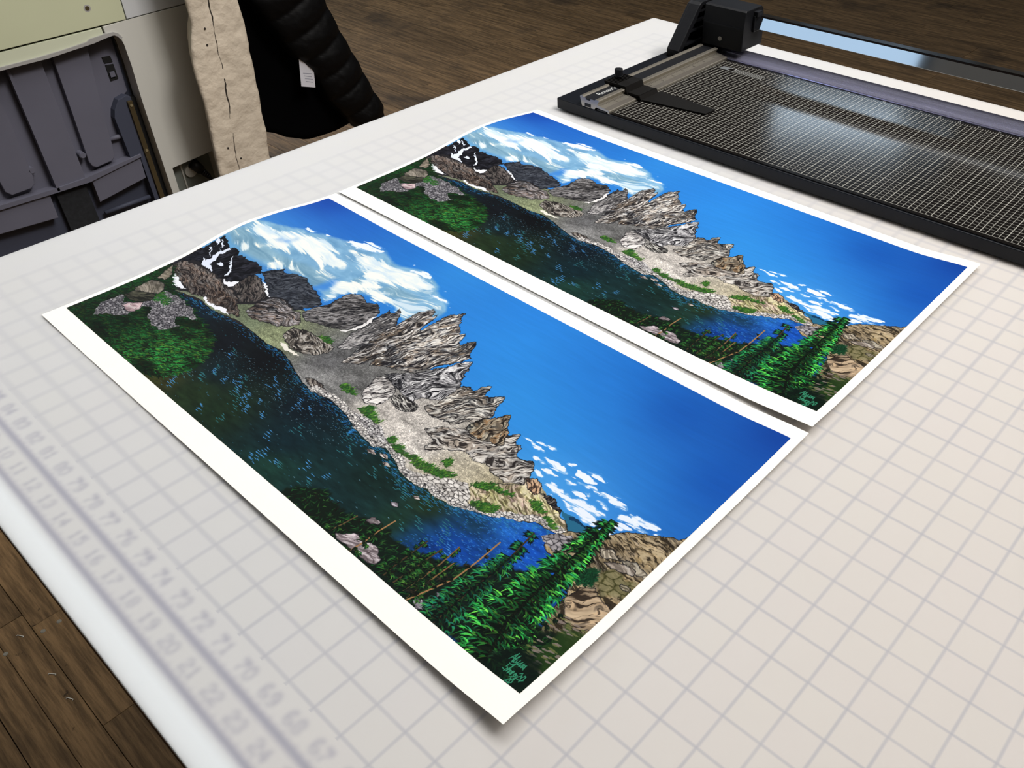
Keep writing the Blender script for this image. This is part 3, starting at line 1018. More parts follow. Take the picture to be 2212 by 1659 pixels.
# ------------------------------------------------------------------ the floor: narrow strip boards, each its own piece
def wood_floor_material():
    m = mat('floor_wood', (96, 76, 52), 0.55)
    k = NT(m)
    n, l = k.n, k.l
    p = n['Principled BSDF']
    tc = n.new('ShaderNodeTexCoord')
    geo = n.new('ShaderNodeNewGeometry')
    oi = n.new('ShaderNodeObjectInfo')
    mp = n.new('ShaderNodeMapping')
    mp.inputs['Scale'].default_value = (0.55, 7.0, 7.0)
    l.new(geo.outputs['Position'], mp.inputs['Vector'])
    off = n.new('ShaderNodeCombineXYZ')
    l.new(k.f('MULTIPLY', oi.outputs['Random'], 37.0), off.inputs[0])
    l.new(k.f('MULTIPLY', oi.outputs['Random'], 11.0), off.inputs[1])
    va = n.new('ShaderNodeVectorMath')
    va.operation = 'ADD'
    l.new(mp.outputs[0], va.inputs[0])
    l.new(off.outputs[0], va.inputs[1])
    grain = k.noise(va.outputs[0], 9.0, 8, 0.7)
    fine = k.noise(va.outputs[0], 34.0, 5, 0.7)
    blot = k.noise(geo.outputs['Position'], 3.2, 4)
    spots = k.noise(geo.outputs['Position'], 46.0, 3)
    c1 = k.mix(k.smooth(grain, 0.36, 0.66), srgb(94, 74, 50), srgb(148, 118, 82))
    c2 = k.mix(k.f('MULTIPLY', k.smooth(fine, 0.5, 0.72), 0.35), c1, srgb(40, 29, 19))
    c3 = k.mix(k.f('MULTIPLY', k.smooth(blot, 0.54, 0.7), 0.6), c2, srgb(60, 50, 40))
    c4 = k.mix(k.f('MULTIPLY', k.smooth(spots, 0.66, 0.74), 0.8), c3, srgb(34, 27, 20))
    hv = n.new('ShaderNodeHueSaturation')
    l.new(c4, hv.inputs['Color'])
    l.new(k.f('ADD', k.f('MULTIPLY', oi.outputs['Random'], 0.42), 0.8), hv.inputs['Value'])
    hv.inputs['Saturation'].default_value = 1.0
    l.new(hv.outputs[0], p.inputs['Base Color'])
    b = n.new('ShaderNodeBump')
    b.inputs['Strength'].default_value = 0.5
    b.inputs['Distance'].default_value = 0.0015
    l.new(k.f('ADD', grain, fine), b.inputs['Height'])
    l.new(b.outputs[0], p.inputs['Normal'])
    l.new(k.f('ADD', k.f('MULTIPLY', blot, 0.3), 0.42), p.inputs['Roughness'])
    p.inputs['Specular IOR Level'].default_value = 0.35
    return m

M_floor = wood_floor_material()
M_sub = mat('subfloor_shadow_gap', (22, 17, 12), 0.9, var=0.3)
bm = bmesh.new()
box(bm, -236, 156, -186, 258, -37.6, -36.75)
floor = finish('floor', bm, M_sub)
floor['kind'] = 'structure'

def cam_px(x, y, z):
    v = (x - 6.482, y + 6.6696, z - 17.949)
    a = sum(_R[0][i] * v[i] for i in range(3))
    b = sum(_R[1][i] * v[i] for i in range(3))
    c = sum(_R[2][i] * v[i] for i in range(3))
    if c <= 1:
        return None
    return 1256 + 1853.5 * a / c, 829.2 + 1853.5 * b / c

def board_seen(x, y):
    """is this spot of floor open to the table's far side or near-left side"""
    q = cam_px(x, y, -36)
    if q is None or not (-20 < q[0] < 2232 and -20 < q[1] < 1679):
        return False
    t = 17.949 / (17.949 + 36)
    tx = 6.482 + (x - 6.482) * t
    ty = -6.6696 + (y + 6.6696) * t
    return not (-31.0 < tx < 64 and -5.4 < ty < 42.6)

PITCH = 2.2
Y0 = -5.85 - 22 * PITCH
forced = {}
def force(x, ya, yb):
    r0 = int(round((ya - Y0) / PITCH))
    r1 = int(round((yb - Y0) / PITCH))
    for r in range(r0, r1):
        forced.setdefault(r, []).append(x)
force(-49.05, -5.85, -3.65)
force(-37.45, -5.85, -3.65)
force(-119, 95.3, 108.3)
force(-133.4, 91.0, 95.3)
force(-127.4, 108.3, 112.7)
force(-48.5, 141.5, 150.3)
force(-48.8, 159, 167.8)
force(-40.5, 145.9, 150.3)
rr = random.Random(11)
seen_boards, rest_boards = [], []
for r in range(0, 137):
    ya = Y0 + r * PITCH
    yb = ya + PITCH
    cuts = sorted(forced.get(r, []))
    xs = [-236.0 + rr.random() * 6]
    while xs[-1] < 145:
        nx = xs[-1] + rr.choice((22, 30, 38, 46, 54)) + rr.random() * 8
        nc = [c for c in cuts if c > xs[-1] + 1]
        if nc and nx > nc[0] - 11:
            nx = nc[0]
        xs.append(nx)
    for a, b in zip(xs, xs[1:]):
        vis = sum(board_seen(a + (b - a) * t / 8, (ya + yb) / 2) for t in range(9))
        d = math.hypot((a + b) / 2 - 6, (ya + yb) / 2 + 6)
        (seen_boards if vis else rest_boards).append((d, a, b, ya, yb))
seen_boards.sort()
rest_boards += seen_boards[285:]
seen_boards = seen_boards[:285]
first_board = {}
for i, (d, a, b, ya, yb) in enumerate(seen_boards):
    bm = bmesh.new()
    g = 0.012 + 0.016 * rr.random()
    dz = rr.uniform(-0.02, 0.02)
    L = b - a
    vs = [(g, g), (L - g, g), (L - g, PITCH - g), (g, PITCH - g)]
    e = 0.02
    lo = [bm.verts.new((x, y, -0.75)) for x, y in vs]
    mi = [bm.verts.new((x, y, dz - e)) for x, y in vs]
    hi = [bm.verts.new((x + (e if x < L / 2 else -e), y + (e if y < 1 else -e), dz)) for x, y in vs]
    bm.faces.new(hi)
    for k_ in range(4):
        j = (k_ + 1) % 4
        bm.faces.new((lo[k_], lo[j], mi[j], mi[k_]))
        bm.faces.new((mi[k_], mi[j], hi[j], hi[k_]))
    bmesh.ops.recalc_face_normals(bm, faces=bm.faces)
    me = bpy.data.meshes.new('floor_plank')
    for v in bm.verts:
        v.co *= U
    bm.to_mesh(me)
    bm.free()
    me.materials.append(M_floor)
    o = bpy.data.objects.new('floor_plank', me)
    C.objects.link(o)
    o.parent = floor
    o.location = W(a, ya, -36)
    first_board[(round(a, 1), round(ya, 1))] = o
bm = bmesh.new()
for d, a, b, ya, yb in rest_boards:
    g = 0.045
    vs = [bm.verts.new(p) for p in ((a + g, ya + g, -36), (b - g, ya + g, -36), (b - g, yb - g, -36), (a + g, yb - g, -36))]
    ws = [bm.verts.new((v.co.x, v.co.y, -36.7)) for v in vs]
    bm.faces.new(vs)
    for k_ in range(4):
        j = (k_ + 1) % 4
        bm.faces.new((ws[k_], ws[j], vs[j], vs[k_]))
o = finish('floor_planks', bm, M_floor, floor)
o['kind'] = 'stuff'
M_steel = mat('worn_steel', (176, 170, 156), 0.5, 0.3, 0.25)
def plank_at(x, y):
    for d, a, b, ya, yb in seen_boards:
        if a <= x <= b and ya <= y <= yb:
            return first_board[(round(a, 1), round(ya, 1))]
    return floor
for x, y in ((-48.05, -4.25), (-48.07, -5.4), (-48.1, -8.0)):
    bm = bmesh.new()
    cyl(bm, (x, y, -36.02), 'z', 0.2, 0.06, 14, 0.15)
    host = plank_at(x, y)
    finish('nail_head', bm, M_steel, host)
M_bright = mat('bright_staple_wire', (250, 246, 232), 0.45, 0.15)
for q, (x, y, a, lab) in enumerate(((-48.82, -6.66, 0.5, 'bright wire staple on the floorboards, uppermost of three, beside the nail heads'),
                     (-43.89, -6.43, 0.62, 'bright wire staple on the floorboards, middle one of the three staples'),
                     (-41.05, -6.42, 0.45, 'bright wire staple on the floorboards, lowest of the three in the photo'))):
    bm = bmesh.new()
    c, s = math.cos(a), math.sin(a)
    h = 0.26
    P = [(x - h * c + 0.1 * s, y - h * s - 0.1 * c, -35.93), (x - h * c, y - h * s, -35.93), (x + h * c, y + h * s, -35.93), (x + h * c + 0.1 * s, y + h * s - 0.1 * c, -35.93)]
    tube(bm, P, 0.032, 6)
    o = finish('wire_staple', bm, M_bright, origin=(x, y, -36), smooth=True)
    tag(o, lab, 'staple', 'wire staples dropped on the floor')

# ------------------------------------------------------------------ the rest of the loft, outside the picture: walls, plank ceiling, tall windows
M_wall = mat('white_brick_wall', (176, 170, 160), 0.8, var=0.1, scale=6)
M_ceil = mat('dark_plank_ceiling', (74, 54, 40), 0.8, var=0.35, scale=5)
M_frame = mat('window_frame_paint', (120, 118, 112), 0.6)
M_sky = bpy.data.materials.new('bright_overcast_pane')
M_sky.use_nodes = True
M_sky.node_tree.nodes['Principled BSDF'].inputs['Emission Color'].default_value = (0.52, 0.76, 1.0, 1)
M_sky.node_tree.nodes['Principled BSDF'].inputs['Emission Strength'].default_value = 0.5
RX0, RX1, RY0, RY1, RZ = -230, 150, -180, 252, 112
for nm, q in (('wall_left', (RX0 - 6, RX0, RY0, RY1, -36, RZ)), ('wall_right', (RX1, RX1 + 6, RY0, RY1, -36, RZ)),
              ('wall_back', (RX0, RX1, RY1, RY1 + 6, -36, RZ)), ('wall_front', (RX0, RX1, RY0 - 6, RY0, -36, RZ)), ('ceiling', (RX0, RX1, RY0, RY1, RZ, RZ + 4))):
    bm = bmesh.new()
    box(bm, *q)
    o = finish(nm, bm, M_ceil if nm == 'ceiling' else M_wall)
    o['kind'] = 'structure'
def window(nm, x0, x1, z0, z1, y, d):
    bm = bmesh.new()
    box(bm, x0 - 3, x1 + 3, min(y, y + d), max(y, y + d), z0 - 3, z0)
    box(bm, x0 - 3, x1 + 3, min(y, y + d), max(y, y + d), z1, z1 + 3)
    box(bm, x0 - 3, x0, min(y, y + d), max(y, y + d), z0, z1)
    box(bm, x1, x1 + 3, min(y, y + d), max(y, y + d), z0, z1)
    w = finish(nm, bm, M_frame)
    w['kind'] = 'structure'
    bm = bmesh.new()
    box(bm, x0, x1, min(y + d * .2, y + d * .4), max(y + d * .2, y + d * .4), z0, z1)
    finish('pane', bm, M_sky, w)
window('window_1', -132, -76, 86, 98, RY1, -2)
window('window_2', -158, -86, 50, 98, RY0, 2)

# ------------------------------------------------------------------ the work table with its grid under a milky sheet
TX0, TX1, TY0, TY1 = -31.2, 64.8, -5.62, 42.75

DIG = {'0': '01110100011000110001100011000101110', '1': '00100011000010000100001000010001110', '2': '01110100010000100110010001000011111', '3': '01110100010000100110000011000101110',
       '4': '00010001100101010010111110001000010', '5': '11111100001111000001000011000101110', '6': '01110100001000011110100011000101110', '7': '11111000010001000100010000100001000',
       '8': '01110100011000101110100011000101110', '9': '01110100011000101111000010000101110'}
def ruler_picture():
    """the two tick scales printed along the near edge, as darkness 0..1; 40 px to the inch"""
    S = 40
    x0, x1, y0, y1 = -30.0, 12.0, -5.1, -2.9
    w, h = int((x1 - x0) * S), int((y1 - y0) * S)
    A = np.zeros((h, w), np.float32)
    def rect(a, b, c, d, v=1.0):
        X0, X1 = int((a - x0) * S), int((b - x0) * S)
        R0, R1 = int((y1 - d) * S), int((y1 - c) * S)
        A[max(R0, 0):max(R1, R0 + 1), max(X0, 0):max(X1, X0 + 1)] = np.maximum(A[max(R0, 0):max(R1, R0 + 1), max(X0, 0):max(X1, X0 + 1)], v)
    for base, dy in ((-4.86, -4.36), (-4.02, -3.5)):
        rect(-29, 12, base, base + 0.17, 0.95)
        for i in range(41 * 16 + 1):
            x = -29 + i / 16
            hh = 0.34 if i % 16 == 0 else 0.29 if i % 8 == 0 else 0.24 if i % 4 == 0 else 0.19 if i % 2 == 0 else 0.14
            rect(x - 0.014, x + 0.014, base, base + hh, 0.85)
        for i in range(1, 41):
            x = -29 + i
            n = i if dy < -4 else int(round(63 - x))
            s = str(n)
            cw = 0.052
            tw = len(s) * 5 * cw + (len(s) - 1) * cw * 1.2
            for q, ch in enumerate(s):
                ox = x - tw / 2 + q * 6.2 * cw
                for r in range(7):
                    for c in range(5):
                        if DIG[ch][r * 5 + c] == '1':
                            rect(ox + c * cw, ox + (c + 1.15) * cw, dy + 0.18 - (r + 1.1) * cw, dy + 0.18 - r * cw, 1.0)
    for _ in range(2):
        for ax in (0, 1):
            k = 5
            P = np.pad(A, [(k // 2, k // 2) if a == ax else (0, 0) for a in (0, 1)], mode='edge')
            A = sum(np.take(P, range(i, i + A.shape[ax]), ax) for i in range(k)) / k
    B = np.repeat(A[..., None], 3, 2) * 255
    return image_of('ruler_print', B), (x0, x1, y0, y1)

def table_material():
    m = mat('milky_grid_mat', (212, 211, 207), 0.42)
    k = NT(m)
    n, l = k.n, k.l
    p = n['Principled BSDF']
    geo = n.new('ShaderNodeNewGeometry')
    sp = n.new('ShaderNodeSeparateXYZ')
    l.new(geo.outputs['Position'], sp.inputs[0])
    x = k.f('DIVIDE', sp.outputs[0], U)
    y = k.f('DIVIDE', sp.outputs[1], U)
    # grazing-view blur painted into the grid: lines widen and fade towards the far end
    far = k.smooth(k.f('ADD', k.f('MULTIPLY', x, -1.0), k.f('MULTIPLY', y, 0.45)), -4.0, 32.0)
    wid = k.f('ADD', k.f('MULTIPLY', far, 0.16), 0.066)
    def lines(v):
        d = k.f('ABSOLUTE', k.f('SUBTRACT', v, k.f('ROUND', v)))
        return k.f('SUBTRACT', 1.0, k.smooth(d, k.f('MULTIPLY', wid, 0.1), wid))
    inx = k.f('MULTIPLY', k.f('GREATER_THAN', x, -29.15), k.f('GREATER_THAN', y, -3.12))
    iny = k.f('LESS_THAN', y, 40.1)
    ins = k.f('MULTIPLY', inx, iny)
    wob = k.noise(geo.outputs['Position'], 30.0, 2)
    g = k.f('MAXIMUM', lines(x), lines(y))
    both = k.f('MULTIPLY', k.f('MULTIPLY', lines(x), lines(y)), 0.35)
    g = k.f('MULTIPLY', k.f('ADD', g, both), ins)
    g = k.f('MULTIPLY', g, k.f('ADD', k.f('MULTIPLY', wob, 0.7), 0.65))
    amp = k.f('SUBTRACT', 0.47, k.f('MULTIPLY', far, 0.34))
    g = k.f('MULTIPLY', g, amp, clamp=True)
    cell = n.new('ShaderNodeTexWhiteNoise')
    cv = n.new('ShaderNodeCombineXYZ')
    l.new(k.f('FLOOR', x), cv.inputs[0])
    l.new(k.f('FLOOR', y), cv.inputs[1])
    l.new(cv.outputs[0], cell.inputs['Vector'])
    cloud = k.noise(geo.outputs['Position'], 9.0, 4)
    right = k.smooth(k.f('ADD', x, k.f('MULTIPLY', y, 0.25)), -12.0, 8.0)  # bluish light on the left, warm on the right, painted into the base
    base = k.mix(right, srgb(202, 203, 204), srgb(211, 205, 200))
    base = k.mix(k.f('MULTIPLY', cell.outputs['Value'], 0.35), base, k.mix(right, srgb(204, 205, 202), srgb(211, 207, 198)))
    base = k.mix(k.f('MULTIPLY', cloud, 0.25), base, srgb(204, 198, 196))
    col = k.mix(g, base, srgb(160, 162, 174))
    # the ruler scales
    im, (x0, x1, y0, y1) = ruler_picture()
    ti = n.new('ShaderNodeTexImage')
    ti.image = im
    ti.extension = 'CLIP'
    uvw = n.new('ShaderNodeCombineXYZ')
    l.new(k.f('DIVIDE', k.f('SUBTRACT', x, x0), x1 - x0), uvw.inputs[0])
    l.new(k.f('DIVIDE', k.f('SUBTRACT', y, y0), y1 - y0), uvw.inputs[1])
    l.new(uvw.outputs[0], ti.inputs['Vector'])
    im.colorspace_settings.name = 'Non-Color'
    col = k.mix(k.f('MULTIPLY', ti.outputs['Color'], 0.85), col, srgb(150, 150, 166))
    # bare white board outside the printed sheet, along the near edge
    bare = k.smooth(y, -4.75, -5.15)
    col = k.mix(bare, col, srgb(226, 232, 236))
    # specks of dirt
    sp2 = k.noise(geo.outputs['Position'], 60.0, 2)
    sp3 = k.noise(geo.outputs['Position'], 7.0, 2)
    speck = k.f('MULTIPLY', k.f('MULTIPLY', k.smooth(sp2, 0.78, 0.81), k.smooth(sp3, 0.5, 0.62)), 0.5)
    col = k.mix(speck, col, srgb(90, 84, 80))
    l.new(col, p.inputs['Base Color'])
    p.inputs['Specular IOR Level'].default_value = 0.25
    p.inputs['Roughness'].default_value = 0.5
    p.inputs['Subsurface Weight'].default_value = 0.85
    p.inputs['Subsurface Radius'].default_value = (1, 1, 1)
    p.inputs['Subsurface Scale'].default_value = 0.018
    return m

M_mat = table_material()
M_board = mat('table_hardboard', (122, 84, 60), 0.7, var=0.3, scale=30)
M_tleg = mat('table_grey_steel', (120, 122, 126), 0.45, 0.3, 0.1)
table = thing('work_table', 'large white work table with milky grid mat and printed ruler scales', 'table', (16.8, 18.5, -36))
bm = bmesh.new()
box(bm, TX0, TX1, TY0, TY1, -0.4, 0.0, 0.03, 2)
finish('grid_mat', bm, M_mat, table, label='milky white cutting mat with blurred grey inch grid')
bm = bmesh.new()
box(bm, TX0 + 0.02, TX1 - 0.02, TY0 + 0.02, TY1 - 0.02, -1.1, -0.405)
finish('tabletop', bm, M_board, table, label='thin brown edge of the board under the mat')
for x in (-27, 16, 60):
    for y in (-1.2, 38.5):
        bm = bmesh.new()
        box(bm, x, x + 2, y, y + 2, -36, -3.8, 0.1)
        finish('leg', bm, M_tleg, table)
bm = bmesh.new()
box(bm, -27, 62, -1.0, 0.6, -3.8, -0.96)
box(bm, -27, 62, 38.6, 40.2, -3.8, -0.96)
box(bm, -27, -25.4, 0.6, 38.6, -3.8, -0.96)
box(bm, 60.4, 62, 0.6, 38.6, -3.8, -0.96)
finish('apron', bm, M_tleg, table)

# ------------------------------------------------------------------ the two art prints
art_im = image_of('lake_painting', make_art(2400, 1160, ART))
def art_material():
    m = mat('printed_ink', (128, 128, 128), 0.5)
    k = NT(m)
    n, l = k.n, k.l
    p = n['Principled BSDF']
    ti = n.new('ShaderNodeTexImage')
    ti.image = art_im
    ti.extension = 'EXTEND'
    l.new(ti.outputs['Color'], p.inputs['Base Color'])
    p.inputs['Specular IOR Level'].default_value = 0.05
    p.inputs['Roughness'].default_value = 0.6
    return m
M_art = art_material()
M_paper = mat('cream_art_paper', (250, 248, 240), 0.75, var=0.01, scale=60, bump=0.06, bscale=500, spec=0.15)

def ip(x, xs, ys):
    return float(np.interp(x, xs, ys))
def sstep(t):
    t = max(0.0, min(1.0, t))
    return t * t * (3 - 2 * t)
def lie_front(x, y):
    """height of the front sheet over the table: a hump on the far left edge, the near corner lifting"""
    zl = ip(y, [-.6, 1.5, 3, 5, 6.6, 7.7, 9.4, 11, 12.4], [.06, .03, .03, .12, .36, .46, .36, .13, .04])
    wl = 1 - sstep((x + 25.6) / 5.5)
    ze = ip(x, [-25.6, -22, -18, -14, -9, -5, -3, -1.3], [.04, .03, .05, .12, .16, .18, .26, .48])
    we = 1 - sstep((y + .6) / 3.2)
    zr = ip(y, [-.6, .5, 3, 7, 10, 12.4], [.48, .36, .2, .14, .12, .16])
    wr = 1 - sstep((-1.3 - x) / 2.6)
    return 0.010 + max(zl * wl, ze * we, zr * wr, 0)
def lie_back(x, y):
    t = y - 13.12
    zl = ip(t, [-.6, 2.5, 4.4, 5.6, 7.2, 8.3, 9.7, 11.4, 12.4], [.05, .06, .12, .24, .42, .46, .38, .16, .05])
    wl = 1 - sstep((x + 25.6) / 5.5)
    ze = ip(x, [-25.6, -22, -12, -6, -3.5, -1.3], [.06, .05, .04, .06, .14, .32])
    we = 1 - sstep((t + .6) / 3.0)
    zr = ip(t, [-.6, .8, 4, 9, 12.4], [.32, .22, .14, .16, .2])
    wr = 1 - sstep((-1.3 - x) / 2.6)
    return 0.010 + max(zl * wl, ze * we, zr * wr, 0)

FIELD = {}
def height_at(lie, x, y):
    """one smoothed height field per sheet, read by the paper and by the print on it"""
    if lie not in FIELD:
        ya = -0.6 if lie is lie_front else 12.5
        G = np.array([[lie(-25.6 + 24.3 * i / 120, ya + 12.95 * j / 64) for i in range(121)] for j in range(65)])
        for _ in range(6):
            P = np.pad(G, 1, mode='reflect', reflect_type='odd')
            G = (P[:-2, 1:-1] + P[2:, 1:-1] + P[1:-1, :-2] + P[1:-1, 2:] + 2 * G) / 6
        FIELD[lie] = (G, ya)
    G, ya = FIELD[lie]
    u = min(max((x + 25.6) / 24.3 * 120, 0), 119.999)
    v = min(max((y - ya) / 12.95 * 64, 0), 63.999)
    i, j = int(u), int(v)
    f, g = u - i, v - j
    return float((G[j, i] * (1 - f) + G[j, i + 1] * f) * (1 - g) + (G[j + 1, i] * (1 - f) + G[j + 1, i + 1] * f) * g)

def sheet(name, x0, x1, y0, y1, lie, lift, thick, parent, m, uv=False, nx=96, ny=52):
    r0 = root_loc(parent) if parent else W((x0 + x1) / 2, (y0 + y1) / 2, 0)
    vs, fs = [], []
    H = np.array([[height_at(lie, x0 + (x1 - x0) * i / nx, y0 + (y1 - y0) * j / ny) for i in range(nx + 1)] for j in range(ny + 1)])
    for j in range(ny + 1):
        for i in range(nx + 1):
            vs.append(W(x0 + (x1 - x0) * i / nx, y0 + (y1 - y0) * j / ny, H[j, i] + lift) - r0)
    N = len(vs)
    for j in range(ny):
        for i in range(nx):
            a = j * (nx + 1) + i
            fs.append((a, a + 1, a + nx + 2, a + nx + 1))
    if thick:
        vs += [v - Vector((0, 0, thick * U)) for v in vs[:N]]
        fs += [tuple(N + q for q in f[::-1]) for f in fs]
        rim = [i for i in range(nx + 1)] + [j * (nx + 1) + nx for j in range(1, ny + 1)] + [ny * (nx + 1) + i for i in range(nx - 1, -1, -1)] + [j * (nx + 1) for j in range(ny - 1, 0, -1)]
        nf = len(fs)
        for a, b in zip(rim, rim[1:] + rim[:1]):
            k0 = len(vs)
            vs += [vs[b], vs[a], vs[N + a], vs[N + b]]
            fs.append((k0, k0 + 1, k0 + 2, k0 + 3))
    me = bpy.data.meshes.new(name)
    me.from_pydata([tuple(v) for v in vs], [], fs)
    if uv:
        ul = me.uv_layers.new(name='UVMap')
        for pg in me.polygons:
            for li in pg.loop_indices:
                vi = me.loops[li].vertex_index
                ul.data[li].uv = ((vi % (nx + 1)) / nx, (vi // (nx + 1)) / ny)
    for pg in me.polygons:
        pg.use_smooth = True
    me.materials.append(m)
    o = bpy.data.objects.new(name, me)
    C.objects.link(o)
    if parent:
        o.parent = parent
    else:
        o.location = r0
    return o

for nm, ya, lie, lab in (('art_print', -0.6, lie_front, 'nearer mountain lake print, its corner pointing at the foot of the photo'),
                         ('art_print', 12.5, lie_back, 'farther mountain lake print, lying right beside the black paper trimmer')):
    pr = thing(nm, lab, 'print', (-13.45, ya + 6.5, 0), 0, 'two prints of the same lake painting')
    sheet('paper', -25.6, -1.3, ya, ya + 12.95, lie, 0.0, 0.008, pr, M_paper)
    o = sheet('printed_picture', -25.38, -1.6, ya + 0.8, ya + 12.4, lie, 0.007, 0, pr, M_art, True)
    o['label'] = 'printed painting of jagged grey peaks, dark lake, firs and blue sky'

# ------------------------------------------------------------------ the rotary paper trimmer
TR = thing('paper_trimmer', 'black rotary paper trimmer with white grid board, chrome guide bar and cutting head', 'paper trimmer', (-24.9, 26.28, 0.0), math.radians(0.78))
M_blk = mat('trimmer_black_frame', (20, 23, 29), 0.4, var=0.15, scale=90, bump=0.05, bscale=900, spec=0.3)
M_blk2 = mat('black_moulded_plastic', (19, 20, 24), 0.5, var=0.12, scale=60, bump=0.1, bscale=1200, spec=0.35)
M_stop = mat('black_stop_plastic', (16, 14, 12), 0.6, var=0.15, scale=60, bump=0.12, bscale=1400, spec=0.2)
M_alu = mat('extruded_aluminium', (172, 166, 154), 0.33, 0.75, 0.1, 20)
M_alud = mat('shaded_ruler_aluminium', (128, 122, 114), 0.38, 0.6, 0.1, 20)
M_chrome = mat('polished_chrome', (226, 230, 236), 0.05, 1.0, 0.02)
M_ink = mat('printed_white_ink', (196, 198, 196), 0.6)
M_dink = mat('printed_dark_ink', (40, 38, 36), 0.6)

def part(name, fill, m, parent=None, smooth=False, label=None):
    bm = bmesh.new()
    fill(bm)
    o = finish(name, bm, m, parent or TR, local=True, smooth=smooth, label=label)
    return o

LEN = 31.6
part('baseboard', lambda b: box(b, 0, LEN, 0, 12.75, 0.1, 0.66, 0.04), M_blk)
for u, v in ((1, 1), (LEN - 1, 1), (1, 11.7), (LEN - 1, 11.7)):
    part('rubber_foot', lambda b: cyl(b, (u, v, 0.0), 'z', 0.4, 0.1, 16), M_blk2)

def grid_board_material():
    m = mat('grid_board', (20, 20, 20), 0.3)
    k = NT(m)
    n, l = k.n, k.l
    p = n['Principled BSDF']
    tc = n.new('ShaderNodeTexCoord')
    s = n.new('ShaderNodeSeparateXYZ')
    l.new(tc.outputs['Object'], s.inputs[0])
    u = k.f('DIVIDE', s.outputs[0], U)
    v = k.f('DIVIDE', s.outputs[1], U)
    def ln(c, step, off, w):
        q = k.f('DIVIDE', k.f('SUBTRACT', c, off), step)
        d = k.f('MULTIPLY', k.f('ABSOLUTE', k.f('SUBTRACT', q, k.f('ROUND', q))), step)
        return k.f('SUBTRACT', 1.0, k.smooth(d, w * 0.6, w * 1.4))
    fine = k.f('MAXIMUM', k.f('MULTIPLY', ln(u, 0.2548, 0.36, 0.014), 0.85), k.f('MULTIPLY', ln(v, 0.2535, 0.36, 0.011), 0.62))
    fine = k.f('MAXIMUM', fine, ln(u, 1.019, 0.36, 0.019))
    fine = k.f('MAXIMUM', fine, k.f('MULTIPLY', ln(v, 1.014, 0.36, 0.015), 0.75))
    ins = k.f('MULTIPLY', k.f('GREATER_THAN', v, 0.345), k.f('LESS_THAN', v, 10.5))
    ins = k.f('MULTIPLY', ins, k.f('GREATER_THAN', u, 3.4))
    # the small printed block near the rail's far end is kept clear of lines
    blk = k.f('MULTIPLY', k.f('MULTIPLY', k.f('GREATER_THAN', u, 4.05), k.f('LESS_THAN', u, 6.95)), k.f('MULTIPLY', k.f('GREATER_THAN', v, 9.3), k.f('LESS_THAN', v, 9.95)))
    ins = k.f('MULTIPLY', ins, k.f('SUBTRACT', 1.0, blk))
    tick = k.f('MULTIPLY', ln(u, 0.1274, 0.36, 0.012), k.f('MULTIPLY', k.f('GREATER_THAN', v, 10.5), k.f('LESS_THAN', v, 10.66)))
    tick2 = k.f('MULTIPLY', ln(u, 0.5095, 0.36, 0.014), k.f('MULTIPLY', k.f('GREATER_THAN', v, 10.5), k.f('LESS_THAN', v, 10.74)))
    tick = k.f('MULTIPLY', k.f('MAXIMUM', tick, tick2), k.f('GREATER_THAN', u, 3.4))
    g = k.f('MAXIMUM', k.f('MULTIPLY', fine, ins), k.f('MULTIPLY', tick, 0.9))
    col = k.mix(g, srgb(22, 20, 19), srgb(160, 158, 150))
    l.new(col, p.inputs['Base Color'])
    p.inputs['Roughness'].default_value = 0.12
    p.inputs['Specular IOR Level'].default_value = 0.22
    nb = k.noise(tc.outputs['Object'], 300.0, 2)
    b = n.new('ShaderNodeBump')
    b.inputs['Strength'].default_value = 0.02
    b.inputs['Distance'].default_value = 0.0001
    l.new(nb, b.inputs['Height'])
    l.new(b.outputs[0], p.inputs['Normal'])
    return m
M_gridb = grid_board_material()
part('grid_board', lambda b: box(b, 3.0, 29.6, 0.1, 10.86, 0.66, 0.70, 0.008, 1), M_gridb, label='dark board printed with a fine white grid')
nums = [(str(i), 0.36 + 1.019 * (i + 3), 10.80, 0.7035, 0.12, 0.0) for i in range(1, 26)]
for q in nums:
    finish('numeral', text_bm([q]), M_ink, TR, local=True)
def plate(b):
    box(b, 4.1, 4.62, 9.42, 9.86, 0.7, 0.704)
part('printed_label', plate, mat('label_grey_ink', (104, 108, 110), 0.6))
rr2 = random.Random(3)
def label_rows(b):
    for r in range(4):
        u = 5.05
        while u < 6.85:
            w = rr2.uniform(0.05, 0.14)
            box(b, u, min(u + w, 6.9), 9.36 + r * 0.14, 9.36 + r * 0.14 + 0.075, 0.7, 0.704)
            u += w + 0.035
part('label_lines', label_rows, mat('label_dim_ink', (138, 138, 134), 0.6))
part('label_frame', lambda b: [box(b, *q, 0.7, 0.704) for q in ((4.64, 5.0, 9.42, 9.45), (4.64, 5.0, 9.83, 9.86), (4.97, 5.0, 9.45, 9.83))], M_ink)

RAILP = [(1.74, 0.66), (1.6, 1.14), (1.66, 1.2), (1.8, 1.2), (1.86, 1.14), (2.6, 1.14), (2.66, 1.2), (2.86, 1.2), (2.9, 1.16), (2.8, 0.96), (2.86, 0.93), (3.56, 0.84), (3.6, 0.8), (3.6, 0.66), (3.52, 0.66), (3.5, 0.74), (2.7, 0.8), (2.6, 0.66)]
part('alignment_rail', lambda b: prism(b, RAILP, 0.04, 10.95, 'y'), M_alu, label='silver aluminium ruler rail')
part('rail_inlay', lambda b: box(b, 1.88, 2.58, 0.06, 10.93, 1.138, 1.15), M_blk2)
part('rail_slot', lambda b: [box(b, 1.95, 2.35, 0.02, 0.05, 0.7, 0.86), box(b, 2.02, 2.3, 0.02, 0.05, 1.06, 1.14), box(b, 2.8, 3.4, 0.02, 0.05, 0.68, 0.755)], M_blk2)
def slope_z(u):
    return 0.93 - (u - 2.86) * 0.1286
